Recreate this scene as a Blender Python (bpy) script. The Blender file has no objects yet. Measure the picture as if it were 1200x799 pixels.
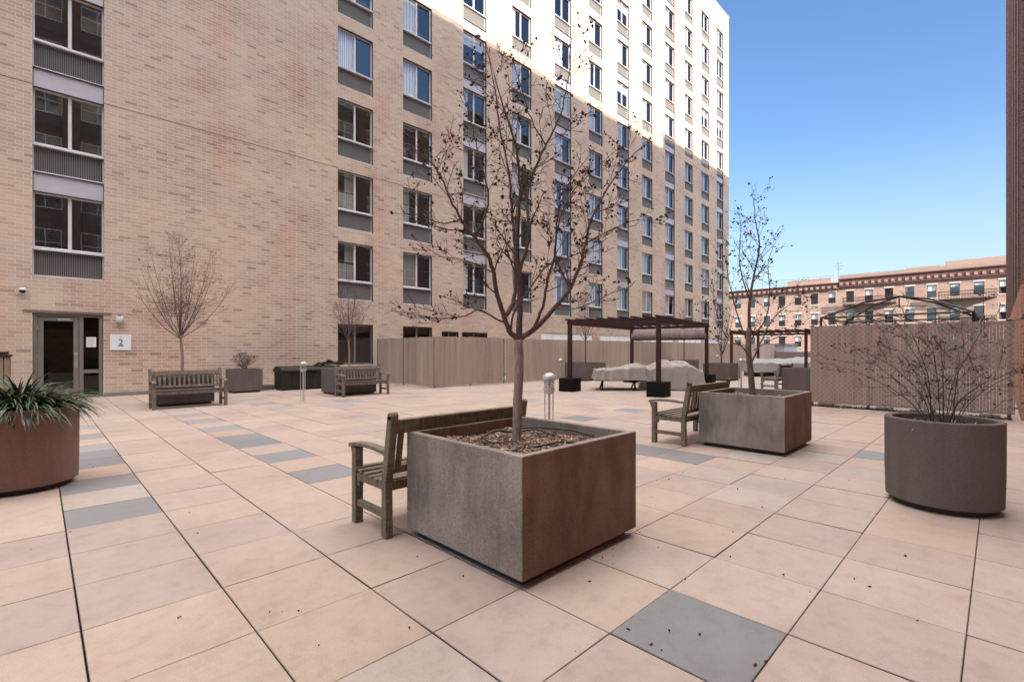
import bpy, math, random
from mathutils import Vector, Matrix, noise
R = math.radians
sc = bpy.context.scene
C = sc.collection

# ------------------------------------------------------------------ camera, world, sun, exposure
PHI = R(45.4); CU, SU = math.cos(PHI), math.sin(PHI)
F, HX, HY, EYE = 563.0, 600.0, 409.8, 1.377
cam = bpy.data.cameras.new('camera'); co = bpy.data.objects.new('camera', cam); C.objects.link(co)
co.location = (0, 0, EYE); co.rotation_euler = (R(90), 0, PHI - R(90))
cam.sensor_width = 36; cam.lens = F / 1200 * 36; cam.shift_y = 10.3 / 1200
cam.clip_start = 0.05; cam.clip_end = 2000
sc.camera = co

SUN_EL = R(20.2); SUN_AZ = Vector((.34, .94, 0)).normalized(); SUN_TO = -SUN_AZ
w = bpy.data.worlds.new('World'); sc.world = w; w.use_nodes = True
nt = w.node_tree; nt.nodes.clear()
wo = nt.nodes.new('ShaderNodeOutputWorld'); bg = nt.nodes.new('ShaderNodeBackground'); sk = nt.nodes.new('ShaderNodeTexSky')
sk.sky_type = 'NISHITA'; sk.sun_disc = False; sk.sun_elevation = SUN_EL; sk.sun_rotation = math.atan2(SUN_TO.x, SUN_TO.y)
sk.air_density = 1.0; sk.dust_density = 0.6; sk.ozone_density = 1.0; sk.altitude = 20
hs = nt.nodes.new('ShaderNodeHueSaturation'); hs.inputs['Saturation'].default_value = 1.12; hs.inputs['Hue'].default_value = 0.505
gm_ = nt.nodes.new('ShaderNodeGamma'); gm_.inputs[1].default_value = 0.93
nt.links.new(sk.outputs[0], gm_.inputs[0]); nt.links.new(gm_.outputs[0], hs.inputs['Color']); 
# unseen bright cloud layer added overhead to fill the shaded court, blue sky below
FILL_CLOUD = 23.5
tc = nt.nodes.new('ShaderNodeTexCoord'); sxy = nt.nodes.new('ShaderNodeSeparateXYZ'); nt.links.new(tc.outputs['Generated'], sxy.inputs[0])
cn_ = nt.nodes.new('ShaderNodeTexNoise'); cn_.inputs['Scale'].default_value = 3.0; cn_.inputs['Detail'].default_value = 5; nt.links.new(tc.outputs['Generated'], cn_.inputs['Vector'])
mr = nt.nodes.new('ShaderNodeMapRange'); mr.interpolation_type = 'SMOOTHSTEP'; mr.inputs[1].default_value = .63; mr.inputs[2].default_value = .78; nt.links.new(sxy.outputs[2], mr.inputs[0])
m1 = nt.nodes.new('ShaderNodeMapRange'); m1.inputs[1].default_value = .3; m1.inputs[2].default_value = .65; m1.inputs[3].default_value = .6; m1.inputs[4].default_value = 1.15; nt.links.new(cn_.outputs['Fac'], m1.inputs[0])
m2 = nt.nodes.new('ShaderNodeMath'); m2.operation = 'MULTIPLY'; nt.links.new(mr.outputs[0], m2.inputs[0]); nt.links.new(m1.outputs[0], m2.inputs[1])
cmx = nt.nodes.new('ShaderNodeMix'); cmx.data_type = 'RGBA'; cmx.blend_type = 'ADD'; nt.links.new(m2.outputs[0], cmx.inputs[0]); tn = nt.nodes.new('ShaderNodeMix'); tn.data_type = 'RGBA'; tn.blend_type = 'MULTIPLY'; tn.inputs[0].default_value = 1; nt.links.new(hs.outputs[0], tn.inputs[6]); tn.inputs[7].default_value = (.77, .92, 1.08, 1); 
hz = nt.nodes.new('ShaderNodeMapRange'); hz.interpolation_type = 'SMOOTHSTEP'; hz.inputs[1].default_value = .0; hz.inputs[2].default_value = .38; hz.inputs[3].default_value = .8; hz.inputs[4].default_value = 0; nt.links.new(sxy.outputs[2], hz.inputs[0])
hm = nt.nodes.new('ShaderNodeMix'); hm.data_type = 'RGBA'; nt.links.new(hz.outputs[0], hm.inputs[0]); nt.links.new(tn.outputs[2], hm.inputs[6]); hm.inputs[7].default_value = (2.45, 3.02, 3.4, 1)
nt.links.new(hm.outputs[2], cmx.inputs[6]); cmx.inputs[7].default_value = (FILL_CLOUD, FILL_CLOUD*.93, FILL_CLOUD*.85, 1)
nt.links.new(cmx.outputs[2], bg.inputs[0])
bg.inputs[1].default_value = 0.0515
nt.links.new(bg.outputs[0], wo.inputs[0])
sl = bpy.data.lights.new('sun', 'SUN'); so = bpy.data.objects.new('sun', sl); C.objects.link(so)
sl.energy = 2.1; sl.angle = R(1.1); sl.color = (1.0, 0.90, 0.76)
sd = Vector((SUN_AZ.x * math.cos(SUN_EL), SUN_AZ.y * math.cos(SUN_EL), -math.sin(SUN_EL)))
so.rotation_euler = sd.to_track_quat('-Z', 'Y').to_euler(); so.location = (-20, -30, 60)
sc.view_settings.view_transform = 'Standard'; sc.view_settings.look = 'None'
sc.view_settings.gamma = 1; sc.view_settings.exposure = 2.45
sc.view_settings.use_curve_mapping = False
sc.render.engine = 'CYCLES'
sc.cycles.max_bounces = 8; sc.cycles.diffuse_bounces = 5; sc.cycles.transparent_max_bounces = 12

# ------------------------------------------------------------------ helpers
class MB:
    def __init__(s): s.v = []; s.f = []; s.c = []
    def quad(s, pts, col=None):
        n = len(s.v); s.v += [tuple(p) for p in pts]; s.f.append(tuple(range(n, n + len(pts)))); s.c.append(col)
    def box(s, x0, x1, y0, y1, z0, z1, M=None, col=None, skip=''):
        n = len(s.v)
        P = [(x0,y0,z0),(x1,y0,z0),(x1,y1,z0),(x0,y1,z0),(x0,y0,z1),(x1,y0,z1),(x1,y1,z1),(x0,y1,z1)]
        if M is not None: P = [tuple(M @ Vector(p)) for p in P]
        s.v += P
        for k, q in (('b',(0,3,2,1)),('t',(4,5,6,7)),('f',(0,1,5,4)),('r',(1,2,6,5)),('k',(2,3,7,6)),('l',(3,0,4,7))):
            if k in skip: continue
            s.f.append(tuple(n + i for i in q)); s.c.append(col)
        return s
    def cbox(s, cx, cy, cz, sx, sy, sz, rot=None):
        M = Matrix.Translation((cx, cy, cz))
        if rot is not None: M = M @ rot
        return s.box(-sx/2, sx/2, -sy/2, sy/2, -sz/2, sz/2, M)
    def tube(s, pts, rad, n=8, cap=True):
        pts = [Vector(p) for p in pts]
        if not hasattr(rad, '__len__'): rad = [rad] * len(pts)
        base = len(s.v); t0 = None; up = None
        for i, p in enumerate(pts):
            t = (pts[min(i+1, len(pts)-1)] - pts[max(i-1, 0)])
            if t.length < 1e-9: t = Vector((0,0,1))
            t.normalize()
            if up is None:
                a = Vector((1,0,0)) if abs(t.x) < .8 else Vector((0,1,0))
                up = (a - t * a.dot(t)).normalized()
            else:
                up = up - t * up.dot(t)
                up = up.normalized() if up.length > 1e-6 else Vector((1,0,0))
            b = t.cross(up)
            for k in range(n):
                an = 2 * math.pi * k / n
                s.v.append(tuple(p + (up * math.cos(an) + b * math.sin(an)) * rad[i]))
        for i in range(len(pts) - 1):
            for k in range(n):
                k2 = (k + 1) % n; a = base + i * n; c = base + (i+1) * n
                s.f.append((a + k, a + k2, c + k2, c + k)); s.c.append(None)
        if cap:
            s.f.append(tuple(base + k for k in reversed(range(n)))); s.c.append(None)
            e = base + (len(pts)-1) * n
            s.f.append(tuple(e + k for k in range(n))); s.c.append(None)
        return s
    def lathe(s, prof, n=32, cx=0, cy=0, sx=1, sy=1):
        base = len(s.v)
        for r, z in prof:
            for k in range(n):
                a = 2 * math.pi * k / n; s.v.append((cx + r * math.cos(a) * sx, cy + r * math.sin(a) * sy, z))
        for i in range(len(prof) - 1):
            for k in range(n):
                k2 = (k+1) % n; a = base + i*n; c = a + n
                s.f.append((a+k, a+k2, c+k2, c+k)); s.c.append(None)
        return s
    def blob(s, p, r, rng, sub=0):
        p = Vector(p); n = len(s.v)
        D = [(1,0,0),(-1,0,0),(0,1,0),(0,-1,0),(0,0,1),(0,0,-1)]
        q = Matrix.Rotation(rng.uniform(0, 6.28), 3, Vector((rng.uniform(-1,1), rng.uniform(-1,1), rng.uniform(-1,1.01))))
        for d in D: s.v.append(tuple(p + q @ (Vector(d) * r * rng.uniform(.5, 1.3))))
        for f in ((0,2,4),(2,1,4),(1,3,4),(3,0,4),(2,0,5),(1,2,5),(3,1,5),(0,3,5)):
            s.f.append(tuple(n+i for i in f)); s.c.append(None)
    def mesh(s, name, mat):
        me = bpy.data.meshes.new(name); me.from_pydata(s.v, [], s.f); me.update()
        if mat: me.materials.append(mat)
        if any(c is not None for c in s.c):
            at = me.color_attributes.new('tint', 'FLOAT_COLOR', 'CORNER'); li = 0; buf = []
            for f, c in zip(s.f, s.c):
                c = c or (1,1,1)
                buf += [c[0], c[1], c[2], 1.0] * len(f)
            at.data.foreach_set('color', buf)
        return me
    def build(s, name, mat, parent=None, smooth=None, bevel=0, loc=None):
        o = bpy.data.objects.new(name, s.mesh(name, mat)); C.objects.link(o)
        if smooth is not None:
            me = o.data
            for p in me.polygons: p.use_smooth = True
            if smooth < 179:
                es = o.data
                try: me.set_sharp_from_angle(angle=R(smooth))
                except Exception: pass
        if bevel:
            b = o.modifiers.new('bevel', 'BEVEL'); b.width = bevel; b.segments = 2; b.limit_method = 'ANGLE'; b.angle_limit = R(40)
        if parent: o.parent = parent
        if loc: o.location = loc
        return o

def each(mb, name, mat, parent, bevel=0):
    for i in range(len(mb.v)//8):
        k = MB(); k.v = mb.v[i*8:i*8+8]; k.f = [(0,3,2,1),(4,5,6,7),(0,1,5,4),(1,2,6,5),(2,3,7,6),(3,0,4,7)]; k.c = [None]*6
        k.build(name, mat, parent, bevel=bevel)
def tag(o, label=None, cat=None, group=None, kind=None):
    if label: o['label'] = label
    if cat: o['category'] = cat
    if group: o['group'] = group
    if kind: o['kind'] = kind
    return o
def thing(name, label, cat, loc=(0,0,0), rz=0, group=None):
    o = bpy.data.objects.new(name, None); C.objects.link(o); o.location = loc; o.rotation_euler = (0,0,rz)
    o.empty_display_size = .2
    return tag(o, label, cat, group)
def copy_tree(o, parent=None):
    c = o.copy(); C.objects.link(c); c.parent = parent
    for ch in list(o.children): copy_tree(ch, c)
    return c
def dup(o, loc, rz, label):
    c = copy_tree(o); c.location = loc; c.rotation_euler = (0,0,rz); c['label'] = label
    return c
def at(px, py, Z):
    """point of the place seen along a photo direction, Z metres deep"""
    X = (px - HX) / F * Z
    return Vector((X * SU + Z * CU, -X * CU + Z * SU, EYE - (py - HY) / F * Z))

# ------------------------------------------------------------------ materials
def newmat(name):
    m = bpy.data.materials.new(name); m.use_nodes = True; t = m.node_tree; t.nodes.clear()
    o = t.nodes.new('ShaderNodeOutputMaterial'); b = t.nodes.new('ShaderNodeBsdfPrincipled')
    t.links.new(b.outputs[0], o.inputs[0]); return m, t, b
def N(t, typ, **kw):
    n = t.nodes.new(typ)
    for k, v in kw.items():
        if k in n.inputs.keys() if hasattr(n.inputs, 'keys') else False: n.inputs[k].default_value = v
        else: setattr(n, k, v)
    return n
def mathn(t, op, a, b=None, clamp=False):
    n = t.nodes.new('ShaderNodeMath'); n.operation = op; n.use_clamp = clamp
    for i, x in enumerate((a, b)):
        if x is None: continue
        if isinstance(x, (int, float)): n.inputs[i].default_value = x
        else: t.links.new(x, n.inputs[i])
    return n.outputs[0]
def ramp(t, fac, stops):
    n = t.nodes.new('ShaderNodeValToRGB'); e = n.color_ramp.elements
    while len(e) < len(stops): e.new(.5)
    for i, (p, c) in enumerate(stops):
        e[i].position = p; e[i].color = (*c, 1) if len(c) == 3 else c
    t.links.new(fac, n.inputs[0]); return n.outputs[0]
def mixc(t, fac, a, b, mode='MIX'):
    n = t.nodes.new('ShaderNodeMix'); n.data_type = 'RGBA'; n.blend_type = mode
    for s, x in ((n.inputs[0], fac), (n.inputs[6], a), (n.inputs[7], b)):
        if isinstance(x, (int, float)): s.default_value = x
        elif isinstance(x, tuple): s.default_value = (*x, 1)
        else: t.links.new(x, s)
    return n.outputs[2]
def noi(t, vec, scale, detail=4, rough=.55):
    n = t.nodes.new('ShaderNodeTexNoise'); n.inputs['Scale'].default_value = scale
    n.inputs['Detail'].default_value = detail; n.inputs['Roughness'].default_value = rough
    if vec is not None: t.links.new(vec, n.inputs['Vector'])
    return n.outputs['Fac']
def coord(t, which='Object'): return t.nodes.new('ShaderNodeTexCoord').outputs[which]
def scalev(t, v, s):
    n = t.nodes.new('ShaderNodeVectorMath'); n.operation = 'MULTIPLY'; n.inputs[1].default_value = s; t.links.new(v, n.inputs[0]); return n.outputs[0]
def bump(t, b, h, strength, dist):
    n = t.nodes.new('ShaderNodeBump'); n.inputs['Strength'].default_value = strength; n.inputs['Distance'].default_value = dist
    t.links.new(h, n.inputs['Height']); t.links.new(n.outputs[0], b.inputs['Normal'])
def plain(name, c1, c2=None, scale=8, rough=.7, metal=0, bmp=0, bscale=60, stretch=None, spec=None):
    m, t, b = newmat(name); b.inputs['Roughness'].default_value = rough; b.inputs['Metallic'].default_value = metal
    if spec is not None: b.inputs['Specular IOR Level'].default_value = spec
    v = coord(t)
    if stretch: v = scalev(t, v, stretch)
    c2 = c2 or tuple(x * .8 for x in c1)
    f = noi(t, v, scale, 5, .6)
    t.links.new(ramp(t, f, [(.32, c2), (.68, c1)]), b.inputs['Base Color'])
    if bmp: bump(t, b, noi(t, v, bscale, 3), bmp, .004)
    return m

def brick_mat(name, cols, mortar, bw=.305, bh=.1, ms=.007, patches=None, darkshare=.05, darkcol=(.12,.08,.08)):
    m, t, b = newmat(name); b.inputs['Roughness'].default_value = .88; b.inputs['Specular IOR Level'].default_value = .2
    o = coord(t); sx = t.nodes.new('ShaderNodeSeparateXYZ'); t.links.new(o, sx.inputs[0])
    h = mathn(t, 'ADD', sx.outputs[0], sx.outputs[1]); z = sx.outputs[2]
    cb = t.nodes.new('ShaderNodeCombineXYZ'); t.links.new(h, cb.inputs[0]); t.links.new(z, cb.inputs[1])
    br = t.nodes.new('ShaderNodeTexBrick'); t.links.new(cb.outputs[0], br.inputs['Vector'])
    br.inputs['Scale'].default_value = 1; br.inputs['Mortar Size'].default_value = ms; br.inputs['Mortar Smooth'].default_value = .2
    br.inputs['Brick Width'].default_value = bw; br.inputs['Row Height'].default_value = bh; br.offset = .5
    row = mathn(t, 'FLOOR', mathn(t, 'DIVIDE', z, bh))
    odd = mathn(t, 'SUBTRACT', 1.0, mathn(t, 'MODULO', row, 2.0))
    col = mathn(t, 'FLOOR', mathn(t, 'DIVIDE', mathn(t, 'ADD', h, mathn(t, 'MULTIPLY', odd, bw / 2)), bw))
    cc = t.nodes.new('ShaderNodeCombineXYZ'); t.links.new(col, cc.inputs[0]); t.links.new(row, cc.inputs[1])
    wn = t.nodes.new('ShaderNodeTexWhiteNoise'); wn.noise_dimensions = '2D'; t.links.new(cc.outputs[0], wn.inputs['Vector'])
    n = len(cols); st = [(0, darkcol), (darkshare, darkcol), (darkshare + .02, cols[0])]
    st += [(darkshare + .02 + (1 - darkshare - .02) * (i / (n - 1)), cols[i]) for i in range(1, n)]
    c = ramp(t, wn.outputs['Value'], st)
    big = noi(t, scalev(t, o, (.35, .35, .5)), 1.0, 4, .6)
    c = mixc(t, 1.0, c, ramp(t, big, [(.35, (.86, .80, .80)), (.5, (1,1,1)), (.66, (1.12, 1.08, 1.02))]), 'MULTIPLY')
    if patches:   # reddish brick fields
        pn = noi(t, scalev(t, o, (.55, .55, .22)), 1.0, 3, .5)
        c = mixc(t, ramp(t, pn, [(.55, (0,0,0)), (.68, (1,1,1))]), c, mixc(t, 1.0, c, patches, 'MULTIPLY'))
    ef = noi(t, scalev(t, o, (.28,.28,.42)), 1.0, 6, .7)
    c = mixc(t, ramp(t, ef, [(.54,(0,0,0)), (.74,(.42,.42,.42))]), c, mortar)
    fine = noi(t, o, 45, 4, .7)
    c = mixc(t, 1.0, c, ramp(t, fine, [(.3, (.86,.86,.86)), (.7, (1.1,1.1,1.1))]), 'MULTIPLY')
    c = mixc(t, br.outputs['Fac'], c, mortar)
    t.links.new(c, b.inputs['Base Color'])
    hh = mathn(t, 'ADD', mathn(t, 'MULTIPLY', br.outputs['Fac'], -1.0), mathn(t, 'MULTIPLY', fine, .3))
    bump(t, b, hh, .5, .006)
    return m

M = {}
M['brick'] = brick_mat('tan brick', [(.49,.375,.30), (.53,.42,.33), (.46,.335,.27), (.56,.45,.36), (.51,.39,.315)], (.60,.52,.445), ms=.0085, patches=(.96,.82,.79), darkshare=.03, darkcol=(.36,.265,.225))
M['brownbrick'] = brick_mat('brown brick', [(.155,.095,.083), (.18,.11,.095), (.13,.08,.072)], (.20,.16,.15), bw=.2, bh=.075, darkshare=.05)
M['basebrick'] = brick_mat('warm base brick', [(.36,.16,.09), (.40,.185,.11), (.32,.14,.085)], (.36,.30,.25), bw=.2, bh=.075)
M['redbrick'] = brick_mat('salmon brick', [(.40,.265,.22), (.44,.295,.245), (.35,.225,.19)], (.45,.38,.33), bw=.25, bh=.085, darkshare=.02)
M['joint'] = plain('dark joint sealant', (.10,.07,.06), rough=.8)
M['winframe'] = plain('light grey window frame', (.68,.66,.68), (.60,.58,.60), 3, .45)
M['whiteframe'] = plain('white window frame', (.75,.75,.76), (.68,.68,.70), 3, .45)
M['bronze'] = plain('dark bronze reveal', (.075,.06,.058), (.055,.045,.045), 3, .5)
M['panel'] = plain('pale grey spandrel panel', (.50,.48,.53), (.45,.43,.48), 2, .45)
M['grille'] = plain('grey louvre metal', (.15,.14,.14), (.12,.112,.112), 5, .6, spec=.2)
M['fin'] = None
M['grilleback'] = plain('dark louvre backing', (.035,.033,.034), rough=.7)
M['room'] = plain('dim room interior', (.05,.047,.047), (.03,.029,.03), .6, .95)
M['blind'] = plain('white window blind', (.88,.88,.88), (.80,.81,.83), 2, .8)
M['curtain'] = plain('grey beige curtain', (.42,.39,.36), (.32,.30,.29), 3, .9, stretch=(9,1,.3))
M['doorframe'] = plain('taupe door metal', (.20,.175,.165), (.17,.15,.14), 4, .45)
M['steel'] = plain('brushed steel', (.55,.54,.53), (.45,.44,.43), 30, .35, .8)
M['frost'] = plain('frosted white pane', (.85,.86,.88), (.78,.79,.81), 1.2, .3)
M['paper'] = plain('white paper notice', (.75,.78,.78), (.68,.72,.72), 8, .7)
M['signwhite'] = plain('white sign plate', (.74,.75,.79), (.70,.71,.75), 4, .5)
M['signink'] = plain('blue grey sign ink', (.09,.13,.20), (.07,.10,.16), 8, .6)
M['plastwhite'] = plain('off white plastic', (.62,.62,.62), (.5,.5,.5), 8, .4)
M['coping'] = plain('pale stone coping', (.45,.42,.38), (.36,.34,.31), 2, .8)
M['granite'] = plain('concrete wall base', (.24,.22,.21), (.17,.155,.15), 4, .9)

def glass_mat(name, r0, tint, rough=.012):
    m = bpy.data.materials.new(name); m.use_nodes = True; t = m.node_tree; t.nodes.clear()
    o = t.nodes.new('ShaderNodeOutputMaterial'); mx = t.nodes.new('ShaderNodeMixShader'); tr = t.nodes.new('ShaderNodeBsdfTransparent')
    gl = t.nodes.new('ShaderNodeBsdfGlossy'); ge = t.nodes.new('ShaderNodeNewGeometry'); dp = t.nodes.new('ShaderNodeVectorMath'); dp.operation = 'DOT_PRODUCT'; t.links.new(ge.outputs['Incoming'], dp.inputs[0]); t.links.new(ge.outputs['Normal'], dp.inputs[1])
    fc = mathn(t, 'ADD', r0, mathn(t, 'MULTIPLY', 1-r0, mathn(t, 'POWER', mathn(t, 'SUBTRACT', 1.0, mathn(t, 'ABSOLUTE', dp.outputs['Value'])), 5.0)), True)
    tr.inputs[0].default_value = (*tint, 1); gl.inputs['Roughness'].default_value = rough; gl.inputs[0].default_value = (.95,.97,1,1)
    v = coord(t); nb = t.nodes.new('ShaderNodeBump'); nb.inputs['Strength'].default_value = .06; nb.inputs['Distance'].default_value = .02
    t.links.new(noi(t, v, 1.3, 1), nb.inputs['Height']); t.links.new(nb.outputs[0], gl.inputs['Normal'])
    t.links.new(fc, mx.inputs[0]); t.links.new(tr.outputs[0], mx.inputs[1]); t.links.new(gl.outputs[0], mx.inputs[2]); t.links.new(mx.outputs[0], o.inputs[0])
    return m
M['glass'] = glass_mat('window glass', .16, (.93,.95,.96))
M['doorglass'] = glass_mat('dark door glass', .04, (.16,.155,.155))
M['clearglass'] = glass_mat('clear lamp glass', .05, (.92,.94,.93))

# weathered teak
def wood(name, a, b_, green=None, sc_=(3, 3, 3)):
    m, t, b = newmat(name); b.inputs['Roughness'].default_value = .8; b.inputs['Specular IOR Level'].default_value = .25
    v = coord(t)
    f1 = noi(t, scalev(t, v, (6, 40, 40)), 1.0, 4, .65); f2 = noi(t, v, 3.5, 4, .6); f3 = noi(t, scalev(t, v, (40,40,5)), 1.0, 3, .6)
    c = ramp(t, mathn(t, 'MULTIPLY', mathn(t, 'ADD', f1, f3), .5), [(.36, b_), (.62, a)])
    if green: c = mixc(t, ramp(t, f2, [(.45, (0,0,0)), (.65, (.7,.7,.7))]), c, green)
    t.links.new(c, b.inputs['Base Color']); bump(t, b, f1, .4, .003)
    return m
M['teak'] = wood('weathered grey teak', (.24,.195,.165), (.10,.078,.066))
M['teakgreen'] = wood('mossy weathered teak', (.23,.185,.14), (.085,.066,.05), (.15,.135,.085))
M['mahog'] = wood('dark red stained timber', (.058,.022,.020), (.03,.013,.012))

# aged concrete planters
def conc(name, a, b_, dark, russet=None):
    m, t, b = newmat(name); b.inputs['Roughness'].default_value = .85; b.inputs['Specular IOR Level'].default_value = .25
    v = coord(t)
    f = noi(t, scalev(t, v, (2.2, 2.2, 1.1)), 1.0, 6, .65); g = noi(t, v, 160, 3, .8); s = noi(t, scalev(t, v, (7, 7, .7)), 1.0, 4, .6)
    c = ramp(t, f, [(.3, b_), (.65, a)])
    c = mixc(t, ramp(t, s, [(.5, (0,0,0)), (.75, (.65,.65,.65))]), c, dark)
    if russet:   # brown bounce light painted into the tower-facing side, broken up by streaks
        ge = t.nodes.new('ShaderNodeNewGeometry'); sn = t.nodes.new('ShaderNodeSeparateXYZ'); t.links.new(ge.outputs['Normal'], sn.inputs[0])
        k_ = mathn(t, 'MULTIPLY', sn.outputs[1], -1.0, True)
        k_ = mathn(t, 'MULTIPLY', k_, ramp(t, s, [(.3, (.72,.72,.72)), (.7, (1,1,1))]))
        c = mixc(t, k_, c, russet)
    vo = t.nodes.new('ShaderNodeTexVoronoi'); vo.inputs['Scale'].default_value = 95; t.links.new(v, vo.inputs['Vector'])
    c = mixc(t, 1.0, c, ramp(t, vo.outputs['Distance'], [(.0, (1.08,1.08,1.08)), (.45, (1,1,1)), (.8, (.86,.86,.86))]), 'MULTIPLY')
    c = mixc(t, 1.0, c, ramp(t, g, [(.25, (.82,.82,.82)), (.75, (1.16,1.16,1.16))]), 'MULTIPLY')
    if russet:
        c = mixc(t, 1.0, c, ramp(t, g, [(.35, (.74,.74,.74)), (.5, (1,1,1)), (.65, (1.2,1.2,1.2))]), 'MULTIPLY')
        c = mixc(t, 1.0, c, ramp(t, noi(t, scalev(t, v, (3.5,3.5,2.0)), 1.0, 5, .6), [(.35, (.70,.69,.66)), (.55, (1,1,1)), (.7, (1.1,1.1,1.1))]), 'MULTIPLY')
    t.links.new(c, b.inputs['Base Color'])
    bump(t, b, mathn(t, 'ADD', g, vo.outputs['Distance']), .35, .002)
    return m
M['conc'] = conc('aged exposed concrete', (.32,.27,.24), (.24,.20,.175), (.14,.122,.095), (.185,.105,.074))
M['concdark'] = conc('brown grey planter concrete', (.145,.115,.107), (.118,.092,.086), (.095,.077,.07))
M['concrust'] = conc('rust brown planter concrete', (.26,.15,.115), (.21,.12,.09), (.17,.10,.08))
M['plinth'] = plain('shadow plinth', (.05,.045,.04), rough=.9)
M['soil'] = plain('dark soil', (.10,.07,.055), (.05,.035,.028), 14, .95, bmp=1, bscale=50)
M['mulch'] = None
def tinted(name, rough=.85, spec=.25, mul=(1,1,1)):
    m, t, b = newmat(name); b.inputs['Roughness'].default_value = rough; b.inputs['Specular IOR Level'].default_value = spec
    a = t.nodes.new('ShaderNodeVertexColor'); a.layer_name = 'tint'
    v = coord(t); c = mixc(t, 1.0, a.outputs[0], ramp(t, noi(t, v, 60, 3), [(.3,(.8,.8,.8)), (.7,(1.15,1.15,1.15))]), 'MULTIPLY')
    t.links.new(c, b.inputs['Base Color']); return m
M['mulch'] = tinted('wood chip mulch')
M['leafy'] = tinted('strap leaves', .38, .5)
M['rubber'] = plain('black irrigation hose', (.02,.02,.02), rough=.5)
M['bark'] = plain('brown bark', (.20,.14,.115), (.10,.068,.058), 26, .85, bmp=.8, bscale=90, stretch=(1,1,.4))
M['barkpale'] = plain('pale bark', (.36,.28,.235), (.17,.125,.105), 34, .85, bmp=.8, bscale=90, stretch=(1,1,.35))
M['twig'] = plain('dark twig bark', (.125,.070,.058), (.07,.042,.037), 20, .85)
M['twigpale'] = plain('grey brown twig bark', (.15,.11,.10), (.09,.066,.06), 20, .85)
M['shrubstem'] = plain('dark shrub stems', (.07,.052,.045), (.04,.03,.028), 20, .85)
M['pod'] = plain('dry dark seed pods', (.028,.018,.016), (.015,.01,.01), 40, .9)
M['black'] = plain('black planter box', (.010,.008,.008), (.006,.005,.005), 9, .75, spec=.12)
M['resin'] = plain('dark resin', (.030,.026,.023), (.023,.020,.018), 5, .6, spec=.25)
M['cover'] = plain('taupe furniture cover fabric', (.36,.315,.29), (.30,.26,.24), 5, .85, bmp=.3, bscale=200)
M['greycover'] = plain('light grey cover fabric', (.36,.36,.365), (.29,.29,.30), 5, .8)
M['blackmetal'] = plain('black metal', (.025,.022,.022), rough=.45, metal=.3)
M['shade'] = plain('mauve brown canopy fabric', (.30,.235,.23), (.25,.195,.19), 3, .85)
M['lampmetal'] = plain('weathered bollard aluminium', (.56,.545,.52), (.42,.41,.39), 12, .42, .35)
M['galv'] = plain('galvanised post', (.20,.17,.15), (.15,.125,.11), 12, .5, .3)
M['streetasphalt'] = plain('asphalt', (.06,.06,.06), (.045,.045,.045), .7, .9)
M['escape'] = plain('dark iron', (.035,.026,.026), rough=.6, metal=.2)
M['cornice'] = plain('dark red cornice', (.15,.07,.06), (.12,.055,.048), 1, .7)
M['dentil'] = plain('pale dentil stone', (.33,.24,.21), (.28,.20,.17), 2, .8)
M['lintel'] = plain('cream lintel stone', (.62,.56,.50), (.54,.49,.44), 2, .8)
M['slab'] = plain('grey slab', (.15,.14,.135), rough=.9)

# slatted fence (pvc strips in chain link)
M['fin'] = tinted('grey louvre fins', .6, .25)
def slat_mat(name, a, b_):
    m, t, b = newmat(name); b.inputs['Roughness'].default_value = .6; b.inputs['Specular IOR Level'].default_value = .3
    at_ = t.nodes.new('ShaderNodeVertexColor'); at_.layer_name = 'tint'
    v = coord(t); f = noi(t, scalev(t, v, (6,6,.8)), 1.0, 4, .6)
    c = mixc(t, 1.0, ramp(t, f, [(.3, b_), (.7, a)]), at_.outputs[0], 'MULTIPLY')
    t.links.new(c, b.inputs['Base Color']); return m
M['slat'] = slat_mat('tan privacy slats', (.44,.355,.29), (.36,.285,.235))
M['slatmauve'] = slat_mat('mauve brown privacy slats', (.33,.245,.21), (.26,.19,.165))
M['wire'] = plain('chain link wire', (.56,.47,.42), (.44,.37,.33), 20, .45, .3)

# pavers
m, t, b = newmat('concrete pavers'); M['paver'] = m
b.inputs['Specular IOR Level'].default_value = .35
a = t.nodes.new('ShaderNodeVertexColor'); a.layer_name = 'tint'; v = coord(t)
big = noi(t, v, .9, 5, .6); mid = noi(t, v, 7.5, 6, .72); fin = noi(t, v, 190, 3, .8)
c = mixc(t, 1.0, a.outputs[0], ramp(t, big, [(.3,(.88,.85,.84)), (.5,(1,1,1)), (.7,(1.07,1.06,1.04))]), 'MULTIPLY')
c = mixc(t, 1.0, c, ramp(t, mid, [(.26,(.80,.76,.745)), (.5,(.985,.97,.97)), (.74,(1.05,1.05,1.04))]), 'MULTIPLY')
c = mixc(t, 1.0, c, ramp(t, fin, [(.25,(.76,.76,.76)), (.75,(1.2,1.2,1.2))]), 'MULTIPLY')
st_ = noi(t, v, 1.7, 6, .7)
c = mixc(t, ramp(t, st_, [(.6,(0,0,0)), (.8,(.3,.3,.3))]), c, (.27,.19,.15))
t.links.new(c, b.inputs['Base Color']); t.links.new(ramp(t, mid, [(.3,(.62,.62,.62)), (.7,(.8,.8,.8))]), b.inputs['Roughness'])
bump(t, b, fin, .35, .002)

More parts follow.
